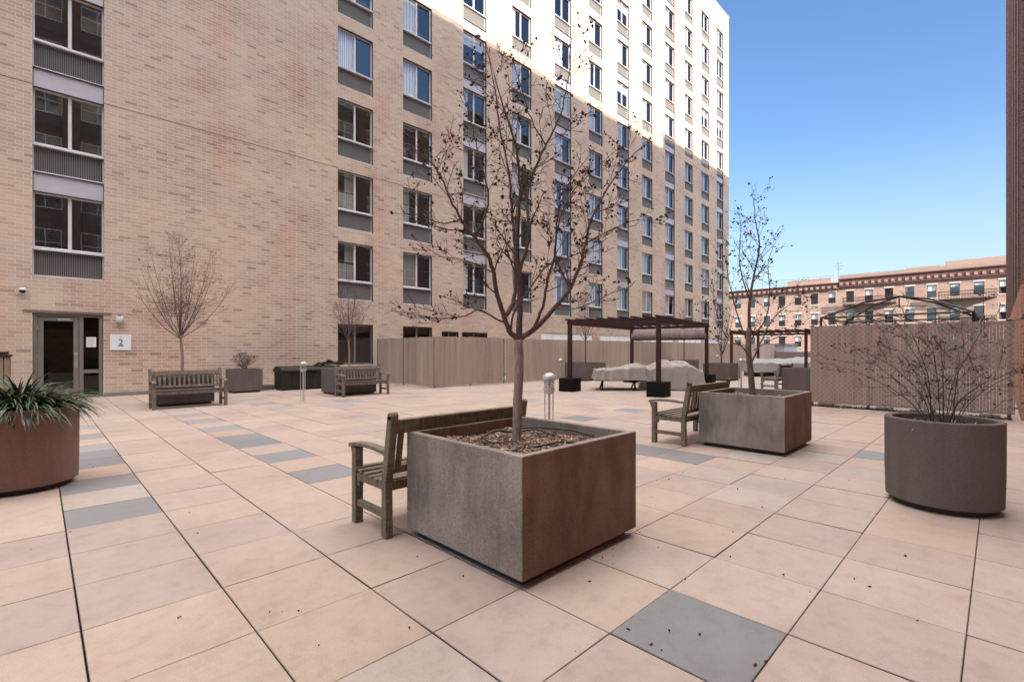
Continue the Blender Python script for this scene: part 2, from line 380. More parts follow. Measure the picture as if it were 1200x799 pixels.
# ------------------------------------------------------------------ ground
g = MB(); g.quad([(-400,-400,-6.2),(700,-400,-6.2),(700,700,-6.2),(-400,700,-6.2)])
tag(g.build('street_ground', M['streetasphalt']), kind='structure')
g = MB(); g.box(-14, 48.2, -6, 18.49, -6.19, -.045)
tag(g.build('terrace_deck', M['plinth']), kind='structure')
rng = random.Random(4)
U0, V0, T = .15, 3.161, .61
blue = {(0,3),(0,5),(0,7),(0,8),(0,9),(0,11),(0,13),(3,3),(3,5),(3,7),(3,8),(3,10),(3,12),(3,14),(6,14),(6,16),(6,18),(9,14),(9,15),(8,13),(9,-1),(9,0),(9,2),(12,-4),(3,-4),
        (12,14),(15,9),(18,13),(15,4),(21,6),(24,11),(12,4),(18,2),(-3,8),(-3,5),(27,3),(30,9),(33,5)}
g = MB()
for i in range(-20, 78):
    for j in range(-15, 26):
        u0 = U0 + i*T; v0 = V0 + j*T
        if v0 > 18.45 or u0 > 48: continue
        if u0 > 13.2 and v0 < -.9: continue
        g1, g2 = (.0038, .0018)
        if (i, j) in blue:
            k = rng.uniform(.88, 1.08); col = (.205*k, .205*k, .216*k)
            if j > 8: col = (.275*k, .265*k, .265*k)
        else:
            k = rng.uniform(.87, 1.0); w_ = rng.uniform(-.008, .009)
            col = ((.405+w_)*k, .326*k, (.280-w_)*k)
            if rng.random() < .07: col = (.38*k, .33*k, .295*k)
        z = rng.uniform(-.0015, .0015); tx = rng.uniform(-.0012, .0012); ty = rng.uniform(-.0012, .0012)
        x0, x1, y0, y1 = u0+g1, u0+T-g1, v0+g2, min(v0+T-g2, 18.48)
        n = len(g.v); cbv = .003
        ps = [(x0,y0),(x1,y0),(x1,y1),(x0,y1)]; pi = [(x0+cbv,y0+cbv),(x1-cbv,y0+cbv),(x1-cbv,y1-cbv),(x0+cbv,y1-cbv)]
        zz = [z-tx-ty, z+tx-ty, z+tx+ty, z-tx+ty]
        g.v += [(p[0],p[1],-.045) for p in ps] + [(p[0],p[1],q-.003) for p,q in zip(ps,zz)] + [(p[0],p[1],q) for p,q in zip(pi,zz)]
        for k4 in range(4):
            k5 = (k4+1)%4
            g.f.append((n+k4,n+k5,n+4+k5,n+4+k4)); g.c.append((.10,.075,.06))
            g.f.append((n+4+k4,n+4+k5,n+8+k5,n+8+k4)); g.c.append(tuple(q*.8 for q in col))
        g.f.append((n+8,n+9,n+10,n+11)); g.c.append(col)
tag(g.build('terrace_pavement', M['paver']), kind='structure')

# ------------------------------------------------------------------ the long tan apartment building
WV = 18.5
ab = thing('apartment_building', 'long tan brick apartment block with stacked sliding windows and louvres, its top in sun', 'building', (20, WV, 0))
OX = -20
COLS = [(-.11,1.38,1),(8.5,10.03,0),(11.48,13.02,0),(14.88,16.4,1),(18.26,19.78,0),(21.8,23.35,1),(25.17,26.68,0),(28.43,29.92,1),(31.73,33.22,0),(35.21,36.78,1),(38.58,40.04,0),(41.79,43.34,0),(45.08,46.56,1)]
ROOF = 33.6
TOPS = [5.72 + 2.86*k for k in range(10)]
LOWZ = TOPS[0] - 2.33
UL, UR = -14.0, 47.9
wall = MB(); pan = MB(); rev = MB()
def fr(x0, x1, z0, z1, y=0, mb=wall):
    mb.quad([(x0+OX,y,z0),(x1+OX,y,z0),(x1+OX,y,z1),(x0+OX,y,z1)])
# ground floor openings: door, window B, strip windows, long frosted strip
GO = [(-.11,1.36,0,2.40,'door'), (8.5,10.03,.78,2.42,'win'), (11.48,13.02,1.1,2.42,'win'), (13.58,14.58,1.2,2.25,'strip'), (14.80,16.46,1.2,2.25,'strip'),
      (20.6,25.6,1.55,2.38,'white'), (26.4,31.0,1.55,2.38,'white'), (31.8,36.6,1.55,2.38,'white'), (37.4,41.8,1.55,2.38,'white'), (42.4,46.4,1.55,2.38,'white')]
GZ = 2.46
def gband():
    x = UL
    for a0, a1, z0, z1, k in GO:
        fr(x, a0, 0, GZ)
        if z0 > 0: fr(a0, a1, 0, z0)
        fr(a0, a1, z1, GZ); x = a1
        d = .16
        rev.quad([(a1+OX,0,z0),(a1+OX,d,z0),(a1+OX,d,z1),(a1+OX,0,z1)]); rev.quad([(a0+OX,0,z0),(a0+OX,0,z1),(a0+OX,d,z1),(a0+OX,d,z0)])
        rev.quad([(a0+OX,0,z1),(a1+OX,0,z1),(a1+OX,d,z1),(a0+OX,d,z1)]); rev.quad([(a0+OX,0,z0),(a0+OX,d,z0),(a1+OX,d,z0),(a1+OX,0,z0)])
    fr(x, UR, 0, GZ)
gband()
x = UL
for a0, a1, p in COLS:
    fr(x, a0, GZ, ROOF)
    fr(a0, a1, GZ, LOWZ)
    prev = None
    for kf, Tt in enumerate(TOPS):
        z0, z1 = Tt - 2.33, Tt; d = .17
        rev.quad([(a1+OX,0,z0),(a1+OX,d,z0),(a1+OX,d,z1),(a1+OX,0,z1)]); rev.quad([(a0+OX,0,z0),(a0+OX,0,z1),(a0+OX,d,z1),(a0+OX,d,z0)])
        rev.quad([(a0+OX,0,z1),(a1+OX,0,z1),(a1+OX,d,z1),(a0+OX,d,z1)]); rev.quad([(a0+OX,0,z0),(a0+OX,d,z0),(a1+OX,d,z0),(a1+OX,0,z0)])
        zn = TOPS[kf+1] - 2.33 if kf < 9 else ROOF
        if p and kf < 9:
            pan.box(a0+OX+.012, a1+OX-.012, .05, .09, z1+.02, zn-.02)
            rev.quad([(a1+OX,0,z1),(a1+OX,.12,z1),(a1+OX,.12,zn),(a1+OX,0,zn)]); rev.quad([(a0+OX,0,z1),(a0+OX,0,zn),(a0+OX,.12,zn),(a0+OX,.12,z1)])
            rev.quad([(a0+OX,.12,z1),(a1+OX,.12,z1),(a1+OX,.12,zn),(a0+OX,.12,zn)])
        else: fr(a0, a1, z1, zn)
    x = a1
fr(x, UR, GZ, ROOF)
# end walls, back, roof
wall.quad([(UR+OX,0,-6),(UR+OX,16,-6),(UR+OX,16,ROOF),(UR+OX,0,ROOF)]); wall.quad([(UL+OX,16,-6),(UL+OX,0,-6),(UL+OX,0,ROOF),(UL+OX,16,ROOF)])
wall.quad([(UR+OX,16,-6),(UL+OX,16,-6),(UL+OX,16,ROOF),(UR+OX,16,ROOF)])
fr(UL, UR, -6, 0)
nw = len(wall.f); n0 = len(wall.v); wall.v += rev.v; wall.f += [tuple(i+n0 for i in f) for f in rev.f]; wall.c += [None]*len(rev.f)
wo_ = wall.build('wall', M['brick'], ab); wo_.data.materials.append(M['bronze'])
for p_i in range(nw, len(wo_.data.polygons)): wo_.data.polygons[p_i].material_index = 1
each(pan, 'spandrel_panel', M['panel'], ab)
r = MB(); r.box(UL+OX-.04, UR+OX+.04, -.04, 16.04, ROOF, ROOF+.12); r.build('roof', M['coping'], ab)
bk = MB(); bk.quad([(UL+OX+.3,1.2,-.2),(UR+OX-.3,1.2,-.2),(UR+OX-.3,1.2,ROOF-.2),(UL+OX+.3,1.2,ROOF-.2)])
for k in range(0, 12):
    z = (2.72 if k == 1 else 2.72 + 2.86*(k-1)) if k else 0.0
    bk.box(UL+OX+.3, UR+OX-.3, .2, 1.19, z+.3-.04, z+.3+.0 if k else .0+.01)
for a0, a1, p in COLS:
    for e in (a0-.6, a1+.6): bk.box(e+OX-.02, e+OX+.02, .2, 1.19, 0.02, ROOF-.3)
bk.build('interior', M['room'], ab)
jt = MB()
for z in (8.62, 17.2, 25.78):
    xx = UL
    for a0, a1, p in COLS:
        jt.box(xx+OX, a0+OX-.004, -.004, .001, z-.011, z+.011); xx = a1 + .004
    jt.box(xx+OX, UR+OX, -.004, .001, z-.011, z+.011)
vj = MB(); vj.box(6.91+OX-.009, 6.91+OX+.009, -.006, .001, .12, ROOF-.1); vj.build('control_joint', plain('pale sealant joint', (.62,.55,.48), rough=.8), ab)
each(jt, 'control_joint', plain('tan sealant joint', (.20,.145,.115), rough=.8), ab)
bs = MB(); 
for s0, s1 in ((UL,-.13),(1.38,UR)): bs.box(s0+OX, s1+OX, -.035, .002, .0, .11)
bs.build('wall_base', M['granite'], ab, bevel=.006)

# window units: (width, kind)
def window_unit(W, Hh, variant, glassname='glass', louver=True, scale=1):
    fm = MB(); gm = MB(); lm = MB(); bm = MB(); gb = MB()
    y = .11; f = .06; zs = .78 if louver else 0.0   # louvre zone below
    fm.box(0, f*.7, y, y+.06, zs, Hh); fm.box(W-f*.7, W, y, y+.06, zs, Hh); fm.box(f*.7, W-f*.7, y, y+.06, Hh-f*.7, Hh); fm.box(f*.7, W-f*.7, y, y+.06, zs, zs+.06)
    fm.box(W/2-.03, W/2+.025, y-.012, y+.05, zs+.06, Hh-f*.7)
    fm.box(W/2+.025, W/2+.05, y+.015, y+.06, zs+.06, Hh-f*.7)
    if louver:
        fm.box(0, W, y-.085, y+.05, zs-.04, zs)         # sill
        fm.box(0, W, y-.05, y+.05, 0, .05); fm.box(0, .03, y, y+.05, .05, zs-.04); fm.box(W-.03, W, y, y+.05, .05, zs-.04)
        lm.box(.03, W-.03, y+.045, y+.055, .05, zs-.04, col=(.06,.058,.056))
        k = 0; xx = .045
        while xx < W-.05:
            lm.box(xx, xx+.014, y+.005, y+.044, .05, zs-.04, skip='tbk', col=(.27,.26,.255)); xx += .038
    else:
        fm.box(0, W, y-.05, y+.07, -.03, 0)
    gm.quad([(f*.7,y+.03,zs+.06),(W/2-.03,y+.03,zs+.06),(W/2-.03,y+.03,Hh-f*.7),(f*.7,y+.03,Hh-f*.7)])
    gm.quad([(W/2+.05,y+.045,zs+.06),(W-f*.7,y+.045,zs+.06),(W-f*.7,y+.045,Hh-f*.7),(W/2+.05,y+.045,Hh-f*.7)])
    def blind(x0, x1, z0, z1, yy=.178):
        n = max(3, int((x1-x0)/.075)); 
        for i in range(n):
            a = x0+(x1-x0)*i/n; b2 = x0+(x1-x0)*(i+1)/n
            bm.quad([(a,yy,z0),(b2,yy+.02,z0),(b2,yy+.02,z1),(a,yy,z1)])
    H0, H1 = zs+.05, Hh-.03
    if variant == 1: blind(.05, W/2, H0, H1)
    elif variant == 2: blind(.05, W-.05, H0, H1)
    elif variant == 3: blind(.05, W/2, H0, H0+(H1-H0)*.45); blind(W*.25, W/2, H0+(H1-H0)*.5, H1, .23)
    elif variant == 4: blind(.05, W-.05, H0+(H1-H0)*.62, H1)
    elif variant == 5: blind(.05, W*.28, H0, H1)
    return fm, gm, lm, bm
protos = {}
def unit_meshes(W, Hh, variant, louver, fmat, bmat, key):
    kk = (key, variant)
    if kk not in protos:
        fm, gm, lm, bm = window_unit(W, Hh, variant, louver=louver)
        protos[kk] = (fm.mesh('window', M[fmat]), gm.mesh('pane', M['glass']), lm.mesh('louvre_grille', M['fin']) if louver else None, bm.mesh('blind', M[bmat]) if bm.v else None)
    return protos[kk]
def put_window(parent, x, z, meshes, y=0):
    o = bpy.data.objects.new('window', meshes[0]); C.objects.link(o); o.parent = parent; o.location = (x, y, z)
    for nm, me in (('pane', meshes[1]), ('louvre_grille', meshes[2]), ('blind', meshes[3])):
        if me is None: continue
        c = bpy.data.objects.new(nm, me); C.objects.link(c); c.parent = o
    return o
rng = random.Random(11)
wins = []
restF, restG, restL = MB(), MB(), MB()
def addmb(dst, src, dx, dz):
    n = len(dst.v); dst.v += [(a+dx, b_, c_+dz) for a, b_, c_ in src.v]; dst.f += [tuple(i+n for i in f) for f in src.f]; dst.c += list(src.c)
for ci, (a0, a1, p) in enumerate(COLS):
    W = round(a1-a0, 2) 
    for kf, Tt in enumerate(TOPS):
        z0 = Tt - 2.33
        # visible if its lower edge lies under the top of the frame
        Z = a0*CU + WV*SU; topz = EYE + HY/F*Z
        vis = z0 < topz + .3
        far = ci >= 4
        if ci == 0: var = 0 if kf < 5 else 1
        elif kf >= 5: var = rng.choice([1,1,5,1,0,4])
        elif kf >= 4: var = rng.choice([1,1,1,2,1,4])
        elif kf >= 2: var = rng.choice([1,3,0,5,1])
        else: var = rng.choice([1,3,5,5,3]) if ci < 4 else rng.choice([1,1,2])
        if ci == 1: var = [3,3,0,1,1,1,1,1,1,1][kf]
        if ci == 2: var = [1,5,0,1,1,1,1,1,1,1][kf]
        if ci >= 4 and kf < 5: var = rng.choice([1,1,2,1,1,5])
        if ci == 3 and kf < 2: var = [5,0][kf]
        bmat = 'blind' if not (ci in (1,2) and kf < 2) else 'curtain'
        if vis and len(wins) < 98:
            me = unit_meshes(W, 2.33, var, True, 'winframe', bmat, ('m', W, bmat)); wins.append(put_window(ab, a0+OX, z0, me))
        else:
            fm, gm, lm, bm = window_unit(W, 2.33, 0)
            addmb(restF, fm, a0+OX, z0); addmb(restF, lm, a0+OX, z0); addmb(restG, gm, a0+OX, z0)
rf = restF.build('window', M['winframe'], ab); rf['kind'] = 'stuff'
rg = restG.build('pane', M['glass'], rf)
for a0, a1, z0, z1, k in GO:
    if k in ('win', 'strip'):
        me = unit_meshes(round(a1-a0,2), round(z1-z0,2), 0, False, 'doorframe', 'blind', ('g', a1-a0)); put_window(ab, a0+OX, z0, me)
    elif k == 'white':
        W_ = a1-a0; k = MB(); H_ = z1-z0
        k.box(0,W_,.02,.08,0,.04); k.box(0,W_,.02,.08,H_-.04,H_); n_ = int(W_/1.0)
        for q in range(n_+1): xq = (W_-.05)*q/n_; k.box(xq,xq+.05,.02,.08,.042,H_-.042)
        g_ = MB(); g_.quad([(0,.05,0),(W_,.05,0),(W_,.05,H_),(0,.05,H_)])
        fo = k.build('strip_window', M['whiteframe'], ab, loc=(a0+OX,0,z0)); g_.build('frosted_pane', M['frost'], fo)
# door with side light
D = MB(); y = .05
D.box(-.11+OX, -.02+OX, y, y+.1, 0, 2.40); D.box(-.02+OX, 1.36+OX, y, y+.1, 2.31, 2.40); D.box(1.27+OX, 1.36+OX, y, y+.1, 0, 2.31); D.box(.84+OX, .93+OX, y, y+.1, 0, 2.31)
D.box(.93+OX, 1.27+OX, y, y+.1, .70, .80); D.box(.93+OX, 1.27+OX, y, y+.1, 0, .06)
df = D.build('door_frame', M['doorframe'], ab, bevel=.004)
sp = MB(); sp.quad([(.93+OX,y+.05,.8),(1.27+OX,y+.05,.8),(1.27+OX,y+.05,2.31),(.93+OX,y+.05,2.31)]); sp.quad([(.93+OX,y+.05,.06),(1.27+OX,y+.05,.06),(1.27+OX,y+.05,.70),(.93+OX,y+.05,.70)])
sp.build('side_pane', M['doorglass'], df)
D = MB(); x0, x1 = -.015+OX, .835+OX; yy = .075
D.box(x0, x0+.12, yy, yy+.05, .01, 2.30); D.box(x1-.12, x1, yy, yy+.05, .01, 2.30); D.box(x0+.12, x1-.12, yy, yy+.05, 2.18, 2.30); D.box(x0+.12, x1-.12, yy, yy+.05, .01, .26)
dr = D.build('door', M['doorframe'], ab, bevel=.004)
p_ = MB(); p_.quad([(x0+.12,yy+.025,.26),(x1-.12,yy+.025,.26),(x1-.12,yy+.025,2.18),(x0+.12,yy+.025,2.18)]); p_.build('pane', M['doorglass'], dr)
h_ = MB(); h_.tube([(x1-.06,yy-.05,.95),(x1-.06,yy-.05,1.25)], .012, 10); h_.tube([(x1-.06,yy,1.0),(x1-.06,yy-.05,1.0)], .009, 8); h_.tube([(x1-.06,yy,1.2),(x1-.06,yy-.05,1.2)], .009, 8); h_.box(x1-.10,x1-.02,yy-.006,yy-.001,.85,1.3)
h_.build('handle', M['steel'], dr, smooth=40)
hg = MB()
for z in (.3, 1.2, 2.0): hg.tube([(x0-.002,yy-.012,z-.06),(x0-.002,yy-.012,z+.06)], .01, 8)
hg.build('hinge', M['steel'], dr, smooth=40)
cl = MB(); cl.box(x1-.45,x1-.15,yy-.055,yy-.003,2.19,2.25); cl.build('door_closer', M['steel'], dr, bevel=.004)
dl = MB(); dl.box(-.3+OX, 1.55+OX, -.03, .002, 2.425, 2.465); dl.build('door_lintel', M['doorframe'], ab)
th = MB(); th.box(-.02+OX, .84+OX, .0, .2, .0, .012); th.build('threshold', M['steel'], ab)

# things on the wall
def wallthing(u, z): return (u, WV, z)
s = MB(); s.box(-.25,.25,-.022,-.003,-.235,.235)
sg = thing('wall_sign', 'small white square plaque with a blue-grey numeral 2 beside the door', 'sign', wallthing(1.76, 1.60))
s.build('plate', M['signwhite'], sg, bevel=.003)
def text_mesh(txt, size, ext=.002):
    cu = bpy.data.curves.new('lettering', 'FONT'); cu.body = txt; cu.size = size; cu.extrude = ext; cu.align_x = 'CENTER'; cu.align_y = 'CENTER'
    o = bpy.data.objects.new('lettering', cu); C.objects.link(o)
    bpy.context.view_layer.update()
    me = bpy.data.meshes.new_from_object(o.evaluated_get(bpy.context.evaluated_depsgraph_get())); bpy.data.objects.remove(o); return me
me = text_mesh('2', .24); me.materials.clear(); me.materials.append(M['signink'])
tx = bpy.data.objects.new('numeral', me); C.objects.link(tx); tx.parent = sg; tx.rotation_euler = (R(90),0,0); tx.location = (0,-.026,-.005)
ln = MB(); ln.box(-.035,.035,-.026,-.0225,.150,.158); ln.box(-.07,.07,-.026,-.0225,-.115,-.095); ln.build('printed_line', M['signink'], sg)
lm_ = thing('wall_lamp', 'small white rounded wall lamp above the white plaque', 'lamp', wallthing(1.73, 2.28))
k = MB(); k.lathe([(0,-.11),(.06,-.11),(.085,-.09),(.09,0),(.085,.07),(.055,.11),(0,.12)], 20, 0, -.08, 1, .8); k.build('lens', M['plastwhite'], lm_, smooth=60)
k = MB(); k.box(-.07,.07,-.03,-.002,-.09,.09); k.build('back_plate', M['steel'], lm_)
k = MB(); k.tube([(0,-.08,.10),(0,-.08,.135)], [.06,.03], 14); k.build('cap', M['blackmetal'], lm_, smooth=50)
cm = thing('security_camera', 'white dome security camera on the wall above the glass door', 'camera', wallthing(-.30, 2.98))
k = MB(); k.box(-.05,.05,-.03,-.002,.03,.13); k.build('bracket', M['steel'], cm, bevel=.004)
k = MB(); k.lathe([(0,.07),(.05,.07),(.075,.04),(.08,0),(.07,-.01)], 20, 0, -.11); k.build('housing', M['plastwhite'], cm, smooth=50)
k = MB(); k.lathe([(.068,-.01),(.06,-.05),(.035,-.08),(0,-.09)], 20, 0, -.11); k.build('dome', M['blackmetal'], cm, smooth=60)
nt_ = MB(); nt_.box(-.11,.11,-.004,-.001,-.145,.145)
no = nt_.build('paper_notice', M['paper'], None, loc=(1.10, WV+.095, 1.60)); tag(no, 'pale paper notice taped to the narrow glass beside the door', 'notice')
ln = MB()
for i in range(6): ln.box(-.08, .08-.02*(i%3), -.0055, -.0042, .09-.035*i, .095-.035*i)
l_ = ln.build('printed_line', M['grille'], no)

# ------------------------------------------------------------------ brown tower on the right
bt = thing('brown_tower', 'tall dark brown brick tower with vertical piers at the right edge of the terrace', 'building', (30, -.30, 0), R(.0))
BX = -30; HB = 24.6
def tower(parent, u0, u1, yoff, H, zbase):
    base = MB(); up = MB(); gl = MB(); fm = MB(); rv = MB()
    base.box(u0+BX, u1+BX, yoff-14, yoff, -6.1, zbase)
    up.box(u0+BX, u1+BX, yoff-14, yoff-.30, zbase, H)
    # piers with window bays between them
    n = int((u1-u0)/2.4); pitch = (u1-u0)/n
    for i in range(n+1):
        c_ = u0 + i*pitch; a = max(u0, c_-.42); b2 = min(u1, c_+.42)
        up.box(a+BX, b2+BX, yoff-.298, yoff-.004, zbase+.003, H)
    for i in range(n):
        xa = u0+i*pitch+.42; xb = u0+(i+1)*pitch-.42
        k = 0; z = zbase+.9
        while z + 2.4 < H:
            rv.box(xa+BX, xb+BX, yoff-.29, yoff-.27, z, z+2.3)
            gl.quad([(xb+BX-.06,yoff-.262,z+.75),(xa+BX+.06,yoff-.262,z+.75),(xa+BX+.06,yoff-.262,z+2.22),(xb+BX-.06,yoff-.262,z+2.22)])
            for q in (xa+.03, (xa+xb)/2, xb-.03): fm.box(q+BX-.025, q+BX+.025, yoff-.268, yoff-.235, z+.7, z+2.27)
            for q in (z+.72, z+1.5, z+2.25): fm.box(xa+BX+.005, xb+BX-.005, yoff-.266, yoff-.237, q-.025, q+.025)
            z += 2.86
    return base, up, gl, fm, rv
parts = [tower(bt, 13.62, 28.0, 0, HB-.25, 2.65), tower(bt, 28.02, 44.0, 0, HB+.85, 2.65), tower(bt, -30, 13.6, -2.6, HB+0.8, 2.65)]
names = ['base_wall','wall','pane','window_frame','louvre_panel']; ms_ = ['basebrick','brownbrick','glass','whiteframe','grille']
for i, (nm, mm) in enumerate(zip(names, ms_)):
    mb = MB()
    for p in parts:
        n = len(mb.v); mb.v += p[i].v; mb.f += [tuple(a+n for a in f) for f in p[i].f]; mb.c += [None]*len(p[i].f)
    mb.build(nm, M[mm], bt)
k = MB(); k.box(13.5+BX, 27.98+BX, -14.05, .03, HB-.25, HB-.1); k.box(28.0+BX, 44.05+BX, -14.05, .03, HB+.85, HB+1.0); k.box(-30.05+BX, 13.45+BX, -16.65, -2.57, HB+0.8, HB+0.95); k.build('roof', M['coping'], bt)

# ------------------------------------------------------------------ sunlit salmon brick building across the street
RU = 82.0
rb = thing('brick_rowhouse', 'long sunlit salmon brick building with dark red cornice and fire escapes across the street', 'building', (RU, 20, -6.2))
def rbx(mb, v0, v1, d0, d1, z0, z1): mb.box(-d1, -d0, v0-20, v1-20, z0+6.2, z1+6.2)
wl = MB(); WVs = [1.27+2.19*k for k in range(-5, 19)]
ROWS = [(8.1,9.72),(5.0,6.75),(1.8,3.45),(-1.4,.3),(-4.6,-2.9)]
zt = 10.35
def rq(v0, v1, z0, z1, d=0): wl.quad([(-d, v1-20, z0+6.2),(-d, v0-20, z0+6.2),(-d, v0-20, z1+6.2),(-d, v1-20, z1+6.2)])
xs = [-11.5]
for v in WVs: xs += [v, v+.92]
xs.append(43.5)
for i in range(0, len(xs)-1, 2):
    rq(xs[i], xs[i+1], -6.2, zt)
    if i+2 < len(xs):
        a, b2 = xs[i+1], xs[i+2]; zc = zt
        for z0, z1 in ROWS: rq(a, b2, z1, zc); zc = z0
        rq(a, b2, -6.2, zc)
for i in range(1, len(xs)-1, 2):
    a, b2 = xs[i], xs[i+1]
    for z0, z1 in ROWS:
        for q in (a, b2): wl.quad([(0,q-20,z0+6.2),(.22,q-20,z0+6.2),(.22,q-20,z1+6.2),(0,q-20,z1+6.2)])
        for q in (z0, z1): wl.quad([(0,a-20,q+6.2),(.22,a-20,q+6.2),(.22,b2-20,q+6.2),(0,b2-20,q+6.2)])
wl.box(.0, 14, -11.5-20, -11.48-20, 0, zt+6.2); wl.box(.0, 14, 43.48-20, 43.5-20, 0, zt+6.2)
wl.box(.25, 14, -11.4-20, 16.1-20, zt+6.0, 11.55+6.2); wl.box(.25, 14, 16.12-20, 43.4-20, zt+6.0, 11.0+6.2)
wl.build('wall', M['redbrick'], rb)
cn = MB(); rbx(cn, -11.6, 16.1, -.22, .35, 10.3, 11.35); rbx(cn, 16.13, 43.6, -.22, .3, 10.05, 10.9)
rbx(cn, -11.6, 16.1, -.22, .55, 11.353, 11.5); rbx(cn, 16.13, 43.6, -.22, .48, 10.903, 11.03); 
cn.build('cornice', M['cornice'], rb)
cp = MB(); rbx(cp, -11.6, 16.1, -.5, .30, 11.503, 12.0); rbx(cp, -5, 5, -6, -3, 11.5, 13.0); rbx(cp, 5.6, 9, -5, -3, 11.5, 12.6); rbx(cp, 18, 24, -7, -4, 11.0, 12.4); cp.build('roof', M['dentil'], rb)
dn = MB(); v = -11.3
while v < 43:
    zz = 10.55 if v < 16 else 10.25; rbx(dn, v, v+.32, .352 if v < 16 else .302, .46, zz, zz+.36); v += .73
each(dn, 'dentil', M['dentil'], rb)
li = 0
fmM = MB(); fmM.box(0,.06,0,.92,0,.05); fmM.box(0,.06,0,.05,.05,1.0); 
def rwin(h, var):
    f = MB(); t_ = .05; y1 = .92
    f.box(.09,.15,0,t_,0,h); f.box(.09,.15,y1-t_,y1,0,h); f.box(.09,.15,t_,y1-t_,0,t_); f.box(.09,.15,t_,y1-t_,h-t_,h); f.box(.08,.15,t_,y1-t_,h/2-.03,h/2+.03)
    g_ = MB(); g_.quad([(.12,y1-t_,t_),(.12,t_,t_),(.12,t_,h-t_),(.12,y1-t_,h-t_)])
    b_ = MB(); 
    if var == 1: b_.quad([(.17,y1,h*.5),(.17,0,h*.5),(.17,0,h),(.17,y1,h)])
    if var == 2: b_.quad([(.17,y1,h*.75),(.17,0,h*.75),(.17,0,h),(.17,y1,h)])
    s_ = MB(); s_.box(-.05,.02,-.08,1.0,-.12,-.005); l_ = MB(); l_.box(-.03,.02,-.1,1.02,h+.005,h+.22)
    return f.mesh('window', M['blackmetal']), g_.mesh('pane', M['glass']), (b_.mesh('blind', M['blind']) if b_.v else None), s_.mesh('sill', M['lintel']), l_.mesh('lintel', M['lintel'])
rp = {}
rng = random.Random(5)
for (z0, z1) in ROWS[:3]:
    for v in WVs:
        if not (-1 < v < 36): continue
        var = rng.choice([0,1,2,0,1]); kk = (z0, var)
        if kk not in rp: rp[kk] = rwin(z1-z0, var)
        o = bpy.data.objects.new('window', rp[kk][0]); C.objects.link(o); o.parent = rb; o.location = (0, v-20, z0+6.2)
        for nm, me in zip(('pane','blind','sill','lintel'), rp[kk][1:]):
            if me is None: continue
            c = bpy.data.objects.new(nm, me); C.objects.link(c); c.parent = o
k = MB(); rbx(k, -11, 43, -1.2, -1.1, -6, 10.2)
for q in (3.9, 7.3, .9): rbx(k, -11, 43, -1.09, -.3, q, q+.1)
k.build('interior', M['room'], rb)
def escape(v0, v1):
    e = MB()
    for z in (7.72, 4.55, 1.35):
        rbx(e, v0, v1, .02, 1.05, z-.06, z); 
        for zz in (z+.45, z+.9): rbx(e, v0, v1, .99, 1.06, zz, zz+.07); rbx(e, v0, v0+.04, .02, 1.0, zz, zz+.04); rbx(e, v1-.04, v1, .02, 1.0, zz, zz+.04)
        q = v0
        while q < v1: rbx(e, q, q+.04, 1.00, 1.04, z, z+.9); q += .14
    for z in (4.55, 1.35):
        a = Vector((-.35, v1-.6-20, z+3.17+6.2)); b2 = Vector((-.8, v0+1.0-20, z+6.2))
        for dx in (-.2, .2): e.tube([a+Vector((dx,0,0)), b2+Vector((dx,0,0))], .04, 5)
        for i in range(12):
            p = a.lerp(b2, i/12); e.cbox(p.x, p.y, p.z, .42, .16, .03)
    return e
escape(.2, 5.4).build('fire_escape', M['escape'], rb); escape(9.6, 15.6).build('fire_escape', M['escape'], rb)
k = MB(); 
for i in range(15):
    v = 17+i*1.6; k.tube([(.6, v-20, 11.0+6.2),(.6, v-20, 12.2+6.2)], .025, 5)
k.tube([(.6, 17-20, 12.2+6.2),(.6, 40-20, 12.2+6.2)], .02, 5); k.tube([(.6, 17-20, 11.7+6.2),(.6, 40-20, 11.7+6.2)], .02, 5)
k.build('roof_railing', M['galv'], rb)
k = MB(); k.tube([(.8,16.4-20,11+6.2),(.8,16.4-20,14.1+6.2)], .05, 6)
for z, l in ((13.9,.9),(13.5,1.2),(13.1,.8)): k.tube([(.8,16.4-20-l/2,z+6.2),(.8,16.4-20+l/2,z+6.2)], .025, 5)
k.build('antenna', M['galv'], rb)

# low buildings / parapet at the end of the terrace
pw = MB(); pw.box(-.15,.15,-9.5,6.2,0,1.2); 
po = pw.build('parapet_wall', plain('dark mauve parapet', (.22,.17,.165), (.17,.13,.13), 1.5, .8), loc=(47.2, 7.9, 0)); tag(po, 'low mauve-brown parapet wall closing the far end of the terrace', 'wall')
ls = thing('low_shed', 'low white flat-roofed shed beyond the parapet, left of the salmon building', 'shed', (52, 15.8, -6.2))
k = MB(); k.box(-2,2,-1.6,1.6,0,8.0); k.build('wall', M['panel'], ls); k = MB(); k.box(-2.1,2.1,-1.7,1.7,8.0,8.15); k.build('roof', M['granite'], ls)
k = MB(); k.box(-2.03,-1.99,-.9,-.1,6.5,7.5); k.box(-2.03,-1.99,.3,1.1,6.5,7.5); k.build('vent', M['grille'], ls)

